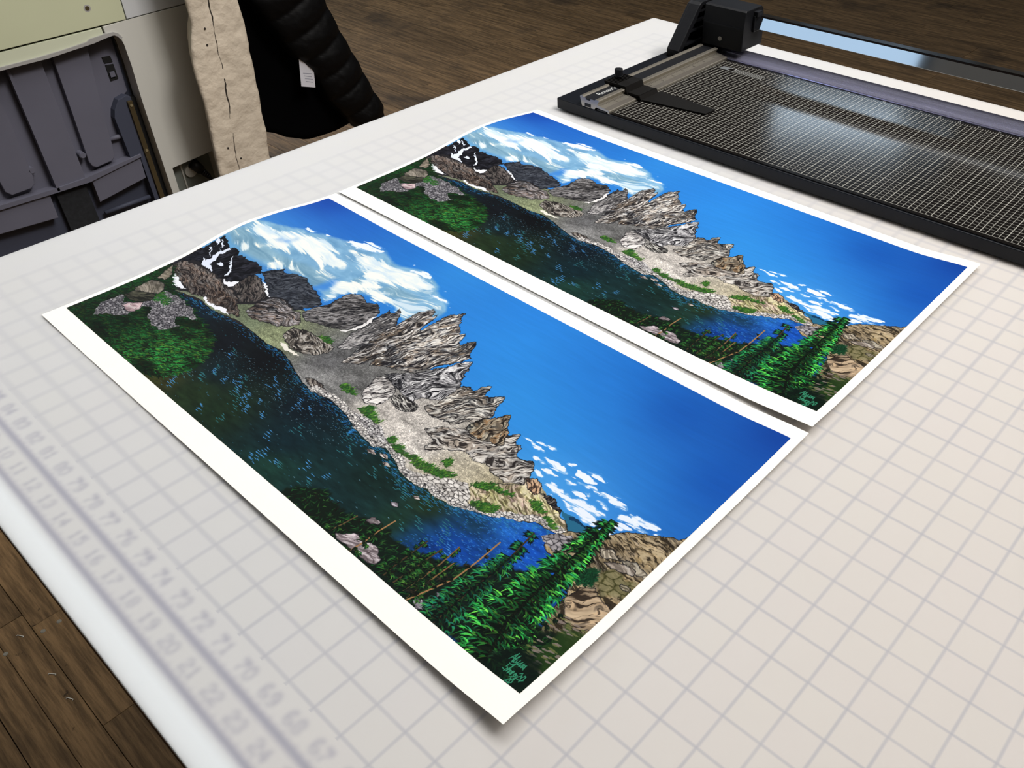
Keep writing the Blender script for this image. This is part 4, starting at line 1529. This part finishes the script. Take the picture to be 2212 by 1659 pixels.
def ticks(b):
    for i in range(1, 86):
        v = 0.2 + i * 0.125
        L = 0.2 if i % 8 == 0 else 0.14 if i % 4 == 0 else 0.09
        u0, u1 = 2.9, 2.9 + L
        q = [b.verts.new((x, y, slope_z(x) + 0.004)) for x, y in ((u0, v - 0.012), (u1, v - 0.012), (u1, v + 0.012), (u0, v + 0.012))]
        b.faces.new(q)
part('rail_ticks', ticks, M_dink)
for i in range(1, 11):
    bm = text_bm([(str(i), 3.16, 0.2 + i, 0.0, 0.15, math.pi / 2)])
    for v_ in bm.verts:
        v_.co.z = slope_z(v_.co.x) + 0.006
    finish('numeral', bm, M_dink, TR, local=True)
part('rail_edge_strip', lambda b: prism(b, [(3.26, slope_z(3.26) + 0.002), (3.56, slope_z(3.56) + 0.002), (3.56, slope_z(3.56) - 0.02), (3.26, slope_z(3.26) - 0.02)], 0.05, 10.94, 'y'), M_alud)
bm = text_bm([('Rotatrim', 2.23, 1.62, 1.153, 0.34, math.pi / 2)])
finish('logo_lettering', bm, M_ink, TR, local=True)

# side stop with its knob
ST = part('side_stop', lambda b: (prism(b, [(2.2, 1.22), (3.66, 1.22), (3.66, 1.34), (2.2, 1.34)], 1.45, 2.92, 'x', 0.03),
                                  prism(b, [(2.92, 1.34), (3.06, 0.98), (3.0, 0.92), (2.86, 1.22)], 2.2, 3.66, 'y'),
                                  prism(b, [(2.3, 0.94), (3.72, 0.94), (3.72, 1.04), (2.3, 1.04)], 3.0, 3.74, 'x', 0.02),
                                  prism(b, [(3.72, 1.04), (3.88, 0.78), (3.84, 0.72), (3.68, 0.94)], 2.36, 3.86, 'y'),
                                  prism(b, [(3.84, 2.44), (7.5, 3.08), (7.56, 3.86), (7.4, 3.9), (3.84, 4.1)], 0.71, 0.80, 'z', 0.02),
                                  box(b, 1.45, 1.56, 2.3, 3.5, 0.8, 1.22)), M_stop, label='black stepped side stop')
def ribs(b):
    for i in range(9):
        v = 2.3 + i * 0.155
        box(b, 1.52, 2.3, v, v + 0.05, 1.335, 1.375)
part('grip_rib', ribs, M_stop, ST)
def knob(b):
    cyl(b, (1.86, 2.92, 1.34), 'z', 0.11, 0.16, 16)
    n = 36
    pts = [((0.21 + 0.014 * (i % 2)) * math.cos(2 * math.pi * i / n) + 1.86, (0.21 + 0.014 * (i % 2)) * math.sin(2 * math.pi * i / n) + 2.92) for i in range(n)]
    prism(b, pts, 1.5, 1.86, 'z', 0.02, 1)
part('knob', knob, M_blk2, ST)

# end brackets, cutting head, guide bar, clear clamp strip
def bracket(b, u0, u1):
    out = [(9.2, 0.66), (9.2, 1.1), (11.05, 3.28), (11.35, 3.42), (12.7, 3.42), (12.74, 0.66)]
    inn = [(9.62, 0.66), (9.62, 1.02), (11.28, 3.0), (12.45, 3.0), (12.45, 0.66)]
    prism(b, out, u0, u0 + 0.14, 'x', 0.02)
    prism(b, [(9.2, 0.66), (9.2, 1.1), (11.05, 3.28), (11.35, 3.42), (11.38, 3.16), (9.5, 0.98), (9.5, 0.66)], u0 + 0.1, u1, 'x', 0.05)
    box(b, u0 + 0.1, u1, 11.3, 12.72, 3.2, 3.42, 0.04)
    box(b, u0 + 0.1, u1, 12.5, 12.74, 0.66, 3.3, 0.03)
    for z in (2.86, 2.36, 1.9, 1.2):
        v0 = 9.3 + (z - 0.98) * 0.86
        box(b, u0 + 0.12, u1 - 0.12, max(v0, 9.3), 12.6, z - 0.05, z + 0.05)
part('end_bracket', lambda b: bracket(b, 0.45, 1.3), M_blk2, label='slanted black end bracket with ribs')
part('end_bracket', lambda b: bracket(b, LEN - 1.4, LEN - 0.4), M_blk2)
part('head_mount', lambda b: box(b, 1.3, 2.6, 11.5, 12.6, 0.66, 1.5, 0.06), M_blk2)
def head(b):
    out = [(11.02, 1.27), (11.02, 2.5), (11.1, 3.42), (11.2, 3.5), (12.75, 3.5), (12.98, 3.36), (13.22, 2.6), (13.24, 1.25)]
    prism(b, out, 1.66, 4.45, 'x', 0.07, 3)
HD = part('cutting_head', head, M_blk2, label='black moulded cutting head')
part('head_seam', lambda b: prism(b, [(11.0, 2.46), (11.0, 2.54), (11.05, 2.54), (11.05, 2.46)], 1.74, 4.38, 'x'), M_blk, HD)
def scr(b):
    cyl(b, (2.92, 11.03, 1.74), (0, -1, 0), 0.125, 0.04, 20)
part('screw', scr, M_alu, HD)
part('screw_recess', lambda b: cyl(b, (2.92, 11.03, 1.74), (0, -1, 0), 0.19, 0.015, 24), M_blk, HD)
part('lug', lambda b: (box(b, 4.4, 4.72, 11.95, 12.5, 3.02, 3.34, 0.05), box(b, 4.4, 4.6, 11.9, 12.7, 2.2, 3.1, 0.04)), M_blk2, HD)
BARP = [(11.92, 2.44), (12.12, 3.03), (12.17, 3.12), (12.62, 3.13), (12.68, 3.08), (12.7, 2.5), (12.6, 2.4), (11.96, 2.4)]
part('guide_bar', lambda b: prism(b, BARP, 4.45, LEN - 1.2, 'x', 0.015, 1), M_chrome, label='polished chrome guide bar')
M_clear = mat('clear_violet_plastic', (206, 206, 232), 0.06, trans=0.85, ior=1.25, var=0.04)
CLP = [(10.98, 0.70), (11.02, 0.78), (11.25, 0.86), (11.6, 0.9), (11.9, 1.02), (12.05, 1.06), (12.2, 1.0), (12.22, 0.9), (12.08, 0.9), (11.95, 0.93), (11.75, 0.8), (11.3, 0.76), (11.12, 0.70)]
part('clamp_strip', lambda b: prism(b, CLP, 2.5, LEN - 1.6, 'x'), M_clear, smooth=False, label='clear violet-tinted clamp strip')
part('blade_strip', lambda b: box(b, 2.5, LEN - 1.6, 12.28, 12.5, 0.66, 0.8, 0.01), M_alu)

# ------------------------------------------------------------------ the photocopier beyond the table's end
CP = thing('photocopier', 'beige and grey photocopier with folded dark side tray, beyond the table end', 'photocopier', (-91, 19.5, -36))
M_cream = mat('greenish_cream_plastic', (194, 197, 166), 0.6, var=0.03, bump=0.05, bscale=600)
M_cream2 = mat('pale_green_cream_plastic', (200, 204, 180), 0.6, var=0.03, bump=0.05, bscale=600)
M_gw = mat('grey_white_plastic', (198, 197, 190), 0.6, var=0.03, bump=0.05, bscale=600)
M_gw2 = mat('cool_grey_white_plastic', (196, 198, 200), 0.6, var=0.03, bump=0.05, bscale=600)
M_tray = mat('blue_grey_tray_plastic', (98, 98, 112), 0.62, var=0.08, bump=0.06, bscale=700)
M_tray2 = mat('deep_blue_grey_plastic', (62, 66, 82), 0.66, var=0.08, bump=0.06, bscale=700)
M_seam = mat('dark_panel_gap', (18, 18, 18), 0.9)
M_bronze = mat('bronze_hinge_steel', (92, 80, 56), 0.45, 0.5, 0.15)
M_lip = mat('pale_grey_lip', (160, 158, 156), 0.55, var=0.05)

def cpart(name, fill, m, parent=None, label=None, smooth=False):
    bm = bmesh.new()
    fill(bm)
    return finish(name, bm, m, parent or CP, label=label, smooth=smooth)
cpart('body', lambda b: box(b, -104, -80.6, 6, 33, -33.5, 6, 0.3), M_gw)
for x in (-101, -84):
    for y in (8.5, 30.5):
        cpart('caster', lambda b: (cyl(b, (x, y - 0.6, -34.75), 'y', 1.25, 1.2, 20), box(b, x - 0.8, x + 0.8, y - 0.8, y + 0.8, -34.2, -33.4)), M_seam)
cpart('seam_backing', lambda b: box(b, -80.7, -78.35, 6.2, 32.8, -6.4, 5.8), M_seam)
cpart('upper_panel', lambda b: prism(b, [(6, -5.7), (25.93, -5.47), (25.98, -3.6), (25.9, 6), (6, 6)], -78.5, -78, 'x', 0.05), M_cream, label='greenish cream upper panel')
cpart('upper_panel', lambda b: prism(b, [(26.02, -5.46), (33, -5.26), (33, 6), (25.98, 6), (26.06, -3.6)], -78.5, -78, 'x', 0.05), M_gw2, label='cool grey upper panel')
SC = cpart('panel_screw', lambda b: cyl(b, (-78.02, 23.0, -3.9), 'x', 0.19, 0.05, 18), mat('brass_screw', (120, 108, 78), 0.35, 0.8))
cpart('screw_well', lambda b: [cyl(b, (-78.01, 23.0, -3.9), 'x', 0.3, 0.02, 22)], M_lip, SC)
cpart('tray_cover_strip', lambda b: prism(b, [(6, -6.9), (14.6, -6.82), (17.7, -6.78), (20, -6.66), (22.0, -6.5), (22.5, -6.34), (23.62, -6.3), (23.6, -5.64), (15, -5.76), (6, -5.86)], -78.5, -78, 'x', 0.04), M_cream2, label='pale greenish cream strip')
side = [(23.78, -6.24), (23.74, -5.62), (26, -5.54), (33, -5.34), (33, -33.4), (30.3, -33.4), (30.3, -19.35), (25.7, -19.7), (25.6, -33.4), (25.0, -33.4), (25.0, -12.5), (25.1, -9.4), (25.12, -7.5), (24.98, -6.78), (24.72, -6.4), (24.4, -6.26)]
cpart('side_panel', lambda b: prism(b, side, -79.6, -78, 'x', 0.06), M_gw, label='grey-white side panel')
INL = cpart('cable_recess', lambda b: box(b, -80.6, -79.3, 25.6, 30.4, -30, -19.2), mat('recess_grey_green', (128, 134, 128), 0.7, var=0.12))
cpart('socket', lambda b: (cyl(b, (-79.3, 27.9, -21.2), 'x', 0.62, 0.25, 24), box(b, -79.3, -79.15, 27.0, 27.15, -30, -19.8)), M_gw, INL)
# the tray well: backing, rim, lip
cpart('tray_well', lambda b: prism(b, [(6, -7.0), (18.5, -6.9), (22.5, -6.6), (24.4, -6.35), (24.9, -6.7), (25.05, -7.5), (25.0, -12), (25.0, -33.3), (6, -33.3)], -80.6, -80.0, 'x'), M_tray2)
def lip(b):
    outer = [(6, -6.86), (14.6, -6.8), (17.7, -6.76), (20, -6.64), (22.0, -6.48), (22.3, -6.3), (23.7, -6.2), (24.45, -6.2), (24.8, -6.4), (25.06, -6.8)]
    inner = [(6, -7.1), (14.5, -7.06), (18.5, -7.02), (20.5, -6.86), (22.5, -6.72), (23.2, -6.6), (24.0, -6.48), (24.4, -6.46), (24.66, -6.62), (24.86, -6.95)]
    prism(b, outer + inner[::-1], -80.2, -77.8, 'x')
cpart('tray_lip', lip, M_lip, label='chipped pale grey lip over the tray')
TRY = cpart('folded_tray', lambda b: prism(b, [(6, -7.1), (22.4, -6.8), (24.2, -6.6), (24.75, -7.2), (24.6, -12), (23.6, -12.6), (23.5, -17.7), (18.2, -18.35), (15, -18.45), (6, -18.3)], -80.0, -79.7, 'x', 0.03), M_tray, label='dark blue-grey folded paper tray')
cpart('tray_spine', lambda b: (prism(b, [(15.45, -7.05), (18.1, -7.05), (17.95, -18.5), (15.2, -18.6)], -79.7, -78.9, 'x', 0.05), box(b, -79.2, -78.7, 15.2, 15.42, -18.6, -7.1)), M_tray, TRY)
cpart('paper_wing', lambda b: prism(b, [(19.15, -7.05), (22.3, -6.75), (21.65, -12.6), (21.3, -16.9), (21.15, -17.35), (20.8, -17.6), (19.3, -17.75), (18.95, -17.5), (18.8, -17.0), (19.0, -12.3)], -79.7, -79.0, 'x', 0.1, 3), M_tray, TRY)
cpart('paper_wing', lambda b: prism(b, [(10.6, -7.1), (13.6, -7.05), (13.9, -10.8), (13.85, -16.6), (13.7, -17.4), (13.3, -17.7), (11.6, -17.75), (11.2, -17.3), (11.1, -15.3)], -79.7, -79.0, 'x', 0.1, 3), M_tray, TRY)
for y, z, L in ((18.45, -16.2, 0.7), (13.95, -16.2, 0.5)):
    cpart('tray_peg', lambda b: cyl(b, (-79.7, y, z), 'x', 0.3, L + 0.2, 20, bev=0.06), M_tray, TRY)
cpart('tray_rod', lambda b: cyl(b, (-79.4, 21.3, -15.75), 'y', 0.2, 2.2, 16, 0.28), M_tray, TRY, smooth=True)
cpart('latch_slot', lambda b: [prism(b, [(23.35, -8.55), (24.1, -8.6), (24.15, -9.15), (23.4, -9.1)], -79.7, -79.6, 'x'), prism(b, [(23.42, -9.3), (24.15, -9.35), (24.15, -10.7), (23.4, -10.75)], -79.7, -79.62, 'x')], M_seam, TRY)
cpart('latch', lambda b: box(b, -79.62, -79.45, 23.5, 23.95, -10.4, -9.95), M_tray, TRY)
cpart('tray_ledge', lambda b: (prism(b, [(6, -18.0), (15.2, -18.3), (18.0, -18.25), (23.5, -17.7), (23.5, -18.0), (18.2, -18.75), (15, -18.7), (6, -18.45)], -79.9, -78.7, 'x', 0.03)), M_tray, TRY)
cpart('lower_flap', lambda b: prism(b, [(6, -18.5), (14.5, -18.72), (14.4, -21.1), (6, -20.5)], -79.9, -78.95, 'x', 0.05), M_tray, TRY)
cpart('lower_flap', lambda b: prism(b, [(18.42, -18.72), (23.4, -18.02), (23.3, -20.2), (18.4, -21.0)], -79.9, -78.9, 'x', 0.05), M_tray, TRY)
cpart('foam_block', lambda b: box(b, -79.9, -79.3, 15.1, 17.85, -33, -18.72, 0.04), mat('charcoal_felt', (34, 36, 40), 0.95, var=0.35, scale=120, bump=0.3, bscale=600), TRY, label='speckled charcoal block')
cpart('tray_rod', lambda b: cyl(b, (-79.4, 18.6, -22.4), 'y', 0.22, 4.6, 16), M_tray2, TRY, smooth=True)
cpart('hinge_sheath', lambda b: prism(b, [(22.6, -13.1), (23.2, -12.3), (24.0, -12.1), (24.4, -12.3), (24.4, -12.7), (23.9, -12.8), (23.75, -33), (23.4, -33), (23.45, -17.9), (22.5, -17.9), (22.35, -13.8)], -79.8, -78.85, 'x', 0.04), M_tray2)
HB = cpart('hinge_bar', lambda b: box(b, -79.6, -78.6, 23.88, 24.34, -33, -12.6, 0.03), M_bronze, label='bronze-coloured hinge bar')
for z in (-13.0, -17.5):
    cpart('rivet', lambda b: cyl(b, (-78.62, 24.12, z), 'x', 0.13, 0.08, 14), mat('pale_rivet', (206, 196, 160), 0.3, 0.8), HB)
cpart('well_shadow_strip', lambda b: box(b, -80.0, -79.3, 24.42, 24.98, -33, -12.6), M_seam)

PL = thing('power_plug', 'black power plug and cord in the low recess of the photocopier', 'plug', (-78.9, 28.9, -21.2))
M_cord = mat('black_rubber', (12, 12, 13), 0.5, bump=0.1, bscale=400)
bm = bmesh.new()
cyl(bm, (-79.02, 28.2, -20.3), (0.22, 0.3, -0.5), 0.6, 1.3, 18, 0.48, 0.08)
finish('plug_body', bm, M_cord, PL, smooth=True)
bm = bmesh.new()
for t in range(4):
    c = Vector((-78.6, 28.75, -21.2)) + Vector((0.22, 0.3, -0.5)) * (0.4 + 0.34 * t)
    cyl(bm, c, (0.22, 0.3, -0.5), 0.36 - 0.03 * t, 0.16, 14)
tube(bm, [(-78.6, 28.75, -21.2), (-78.1, 29.3, -22.2), (-77.5, 29.5, -23.4), (-77.35, 29.4, -26), (-77.4, 28.6, -31), (-77.4, 27.2, -34.6), (-77.2, 26.0, -35.75), (-77, 20, -35.8)], 0.19, 10)
finish('cord', bm, M_cord, PL, smooth=True)

# ------------------------------------------------------------------ the rough white-painted timber post
M_post = mat('thick_cream_paint', (212, 199, 180), 0.5, var=0.1, scale=9, bump=0.9, bscale=26, spec=0.35)
next(q for q in M_post.node_tree.nodes if q.type == 'BUMP').inputs['Distance'].default_value = 0.007
M_crk = mat('deep_timber_crack', (44, 38, 32), 0.9)
PST = thing('timber_post', 'rough cream-painted timber post with a long crack, between photocopier and black jacket', 'post', (-75, 31, -36))
def n3(x, y, z):
    from mathutils import noise
    return noise.noise(Vector((x, y, z)))
bm = bmesh.new()
NZ, NP = 150, 56
yL = lambda z: ip(z, [-36, -19.2, -16.7, -14.1, -12, -9.7, -7.8, -5.6, -3.4, 30], [27.5, 27.6, 27.8, 28.0, 28.1, 28.0, 28.2, 28.95, 29.0, 28.9])
yR = lambda z: ip(z, [-36, -19.4, -16.5, -13.7, -9.6, -6.4, -4.4, 30], [33.3, 33.4, 33.7, 33.8, 34.0, 34.15, 34.0, 34.0])
ckx = lambda z: ip(z, [-36, -18.1, -13.3, -10.6, -8.4, -6.4, -3.8, 30], [29.6, 29.8, 30.4, 30.75, 30.8, 30.95, 31.2, 31.6])
rings = []
for i in range(NZ + 1):
    t = i / NZ
    z = -36 + 56 * t ** 1.0
    a, b = yL(z) + 0.06 * n3(z * .5, 1, 0), yR(z) + 0.06 * n3(z * .5, 7, 0)
    ring = []
    for k_ in range(NP):
        s = k_ / NP * 4
        e = int(s)
        f = s - e
        if e == 0:
            p = (a + (b - a) * f, -72.0)
        elif e == 1:
            p = (b, -72.0 - 4.6 * f)
        elif e == 2:
            p = (b - (b - a) * f, -76.6)
        else:
            p = (a, -76.6 + 4.6 * f)
        y, x = p
        skew = 2.1 * (-72.0 - x) / 4.6
        # soften the arrises
        cy, cx_ = (a + b) / 2, -74.3
        dy, dx = (y - cy) / ((b - a) / 2), (x - cx_) / 2.3
        rr_ = max(abs(dy), abs(dx))
        q = (abs(dy) ** 14 + abs(dx) ** 14) ** (1 / 14)
        y, x = cy + (y - cy) * rr_ / q, cx_ + (x - cx_) * rr_ / q
        bump = 0.1 * n3(y * .45, z * .25, x * .5) + 0.1 * n3(y * 1.7, z * .8, 3) + 0.06 * n3(y * 4, z * 2.2, 9)
        if e == 0:
            dc = abs(y - ckx(z) - 0.1 * n3(z * .8, 0, 5))
            bump -= 0.14 * max(0, 1 - dc / 0.3)
            x += bump
        elif e == 2:
            x -= abs(bump) * .5
        elif e == 1:
            y += bump * .7
        else:
            y -= bump * .7
        ring.append(bm.verts.new((x, y + skew * (1 if y < (a + b) / 2 else 0.2), z)))
    rings.append(ring)
for a, b in zip(rings, rings[1:]):
    for k_ in range(NP):
        bm.faces.new((a[k_], a[(k_ + 1) % NP], b[(k_ + 1) % NP], b[k_]))
bm.faces.new(rings[0][::-1])
bm.faces.new(rings[-1])
finish('shaft', bm, M_post, PST, smooth=True)
bm = bmesh.new()
def crack(z0, z1, w):
    n = 40
    L, Rr = [], []
    for i in range(n + 1):
        z = z0 + (z1 - z0) * i / n
        c = ckx(z) + 0.1 * n3(z * .8, 0, 5) + 0.05 * n3(z * 3, 4, 4)
        ww = w * (0.15 + abs(math.sin(math.pi * i / n)) * (0.6 + 0.6 * abs(n3(z * 2, 2, 2))))
        xx = -72 + 0.1 * n3(c * .45, z * .25, -36) + 0.1 * n3(c * 1.7, z * .8, 3) + 0.06 * n3(c * 4, z * 2.2, 9) - 0.05
        L.append(bm.verts.new((xx, c - ww, z)))
        Rr.append(bm.verts.new((xx, c + ww, z)))
    for i in range(n):
        bm.faces.new((L[i], Rr[i], Rr[i + 1], L[i + 1]))
crack(-6.3, -3.0, 0.07)
crack(-9.0, -6.2, 0.035)
crack(-14.4, -8.9, 0.075)
crack(-20, -14.8, 0.03)
crack(-3.2, 4, 0.05)
for y, z in ((30.1, -6.0), (29.9, -7.4), (29.2, -17.0), (30.2, -18.4)):
    cyl(bm, (-71.98, y, z), 'x', 0.09, 0.06, 10)
o = finish('crack', bm, M_crk, PST)
bm = bmesh.new()
tube(bm, [(-77.2, 33.6, 9), (-78.2, 35.5, 8.4), (-79.5, 38, 7.2), (-80.5, 41, 6.6), (-81.2, 43.5, 6.8), (-81.4, 44.2, 8.0)], 0.22, 10)
finish('coat_hook', bm, M_blk, PST, smooth=True)

# ------------------------------------------------------------------ the black quilted jacket
JK = thing('puffer_jacket', 'black quilted puffer jacket hanging open, white care tag showing, behind the cream post', 'jacket', (-82, 44, -25))
M_shell = mat('black_quilted_nylon', (5, 5, 6), 0.6, var=0.25, scale=25, bump=0.35, bscale=70, spec=0.18)
M_lin = mat('black_lining', (2, 2, 3), 0.9, spec=0.05)
M_tagm = mat('white_care_tag', (214, 214, 222), 0.7, var=0.05)
M_print = mat('faint_tag_print', (150, 152, 164), 0.8)
pR = [(6.5, 46.2), (2, 47.6), (-4, 48.6), (-9.8, 49.9), (-11.3, 50.4), (-13.7, 51.3), (-17.4, 52.9), (-20.5, 54.1), (-23.2, 55.4), (-24.6, 55.3)]
pI = [(6.5, 42.5), (2, 41.5), (-4, 41.0), (-8, 41.2), (-11, 42.8), (-14.4, 44.6), (-16.4, 46.5), (-20.4, 48.0), (-23, 50.0), (-24.9, 51.4)]
def along(pl, t):
    s = t * (len(pl) - 1)
    i = min(int(s), len(pl) - 2)
    f = s - i
    return pl[i][0] * (1 - f) + pl[i + 1][0] * f, pl[i][1] * (1 - f) + pl[i + 1][1] * f
def zlook(pl, z):
    q = sorted(pl)
    return float(np.interp(z, [a for a, b in q], [b for a, b in q]))
bm = bmesh.new()
NA, NB = 170, 40
def quilt(y, z):
    # seams fall from the outer edge down towards the placket
    s = (z - 0.45 * (y - 50) + 13.4) / 3.2
    f = s - math.floor(s)
    cr = 0.05 * n3(y * 1.3, z * 1.3, 4) + 0.03 * n3(y * 4, z * 4, 8)
    return 0.45 * (math.sin(math.pi * f) ** 0.6) + 1.6 * cr
gridv = []
for i in range(NA + 1):
    z = 6.5 - 31.6 * i / NA
    a, b = zlook(pI, z), zlook(pR, z)
    row = []
    for j in range(NB + 1):
        f = j / NB
        y = a + (b - a) * f
        zz = z - (0.7 * f * (1 - f) * 4 * 0.2 if i == NA else 0)
        q = quilt(y, zz)
        edge = min(1, (1 - f) * 7) ** .5 * min(1, f * 9 + .25) ** .5
        x = -83.2 + 1.5 * math.sin(math.pi * f) ** .6 * .9 + q * edge
        yy = y + (0.22 * q * (f > .9))
        row.append(bm.verts.new((x, yy, zz)))
    gridv.append(row)
for a, b in zip(gridv, gridv[1:]):
    for j in range(NB):
        bm.faces.new((a[j], b[j], b[j + 1], a[j + 1]))
back = []
for i in range(0, NA + 1, 5):
    row = gridv[i]
    back.append([bm.verts.new((-84.6, row[0].co.y + (row[-1].co.y - row[0].co.y) * j / 8, row[0].co.z)) for j in range(9)])
for a, b in zip(back, back[1:]):
    for j in range(8):
        bm.faces.new((a[j], a[j + 1], b[j + 1], b[j]))
for s_, kk in ((0, 0), (-1, -1)):
    for n_ in range(len(back) - 1):
        for m_ in range(5):
            i = n_ * 5 + m_
            va, vb = gridv[i][s_], gridv[i + 1][s_]
            if m_ == 0:
                bm.faces.new((va, vb, back[n_][kk]))
            else:
                bm.faces.new((va, vb, back[n_][kk])) if m_ < 3 else bm.faces.new((va, vb, back[n_ + 1][kk]))
        bm.faces.new((gridv[n_ * 5 + 3][s_], back[n_][kk], back[n_ + 1][kk]))
finish('front_panel', bm, M_shell, JK, smooth=True, label='quilted nylon front panel')
bm = bmesh.new()
hem = lambda y: ip(y, [34, 40, 41.8, 42.7, 45, 49.7, 53.8, 55], [-22.2, -22.6, -23.4, -24.1, -25.0, -25.2, -25.0, -24.6])
cols = []
for j in range(31):
    y0_, y1_ = 35.0, 52.6
    f = j / 30
    col = []
    for i in range(41):
        t = i / 40
        yb = y0_ + (y1_ - y0_) * f
        yt = 37.0 + 6.5 * f
        h = hem(yb)
        z = 6.2 + (h - 6.2) * t
        y1_ = 54.6
        yb = y0_ + (y1_ - y0_) * f
        y = yt + (yb - yt) * min(1, t * 1.15) ** 1.25
        y = min(y, zlook(pR, z) - 0.6)
        x = -85.3 + 0.5 * math.sin(f * 9 + t * 2) + 0.35 * n3(y * .4, z * .25, 1)
        col.append(bm.verts.new((x, y, z)))
    cols.append(col)
for a, b in zip(cols, cols[1:]):
    for i in range(40):
        bm.faces.new((a[i], b[i], b[i + 1], a[i + 1]))
r = bmesh.ops.extrude_face_region(bm, geom=list(bm.faces))
for v in [g for g in r['geom'] if isinstance(g, bmesh.types.BMVert)]:
    v.co.x -= 0.9
finish('lining', bm, M_lin, JK, smooth=True, label='deep black lining of the open front')
bm = bmesh.new()
tg = [(45.1, -14.9), (46.0, -15.6), (46.7, -16.5), (46.45, -18.5), (44.7, -17.9)]
prism(bm, tg, -83.0, -82.95, 'x')
TG = finish('care_tag', bm, M_tagm, JK, label='white care tag')
bm = bmesh.new()
for i in range(4):
    z = -16.5 - i * 0.32
    prism(bm, [(45.25 + 0.05 * i, z), (46.35 - 0.1 * (i % 2), z - 0.35), (46.35 - 0.1 * (i % 2), z - 0.43), (45.25 + 0.05 * i, z - 0.08)], -82.95, -82.94, 'x')
finish('tag_print', bm, M_print, TG)
bm = bmesh.new()
tube(bm, [(-84.5, 42.8, 6.2), (-83, 43.2, 7.4), (-81.4, 43.9, 7.15), (-83, 44.5, 7.4), (-84.5, 45.0, 6.2)], 0.12, 8)
finish('hanging_loop', bm, M_lin, JK, smooth=True)
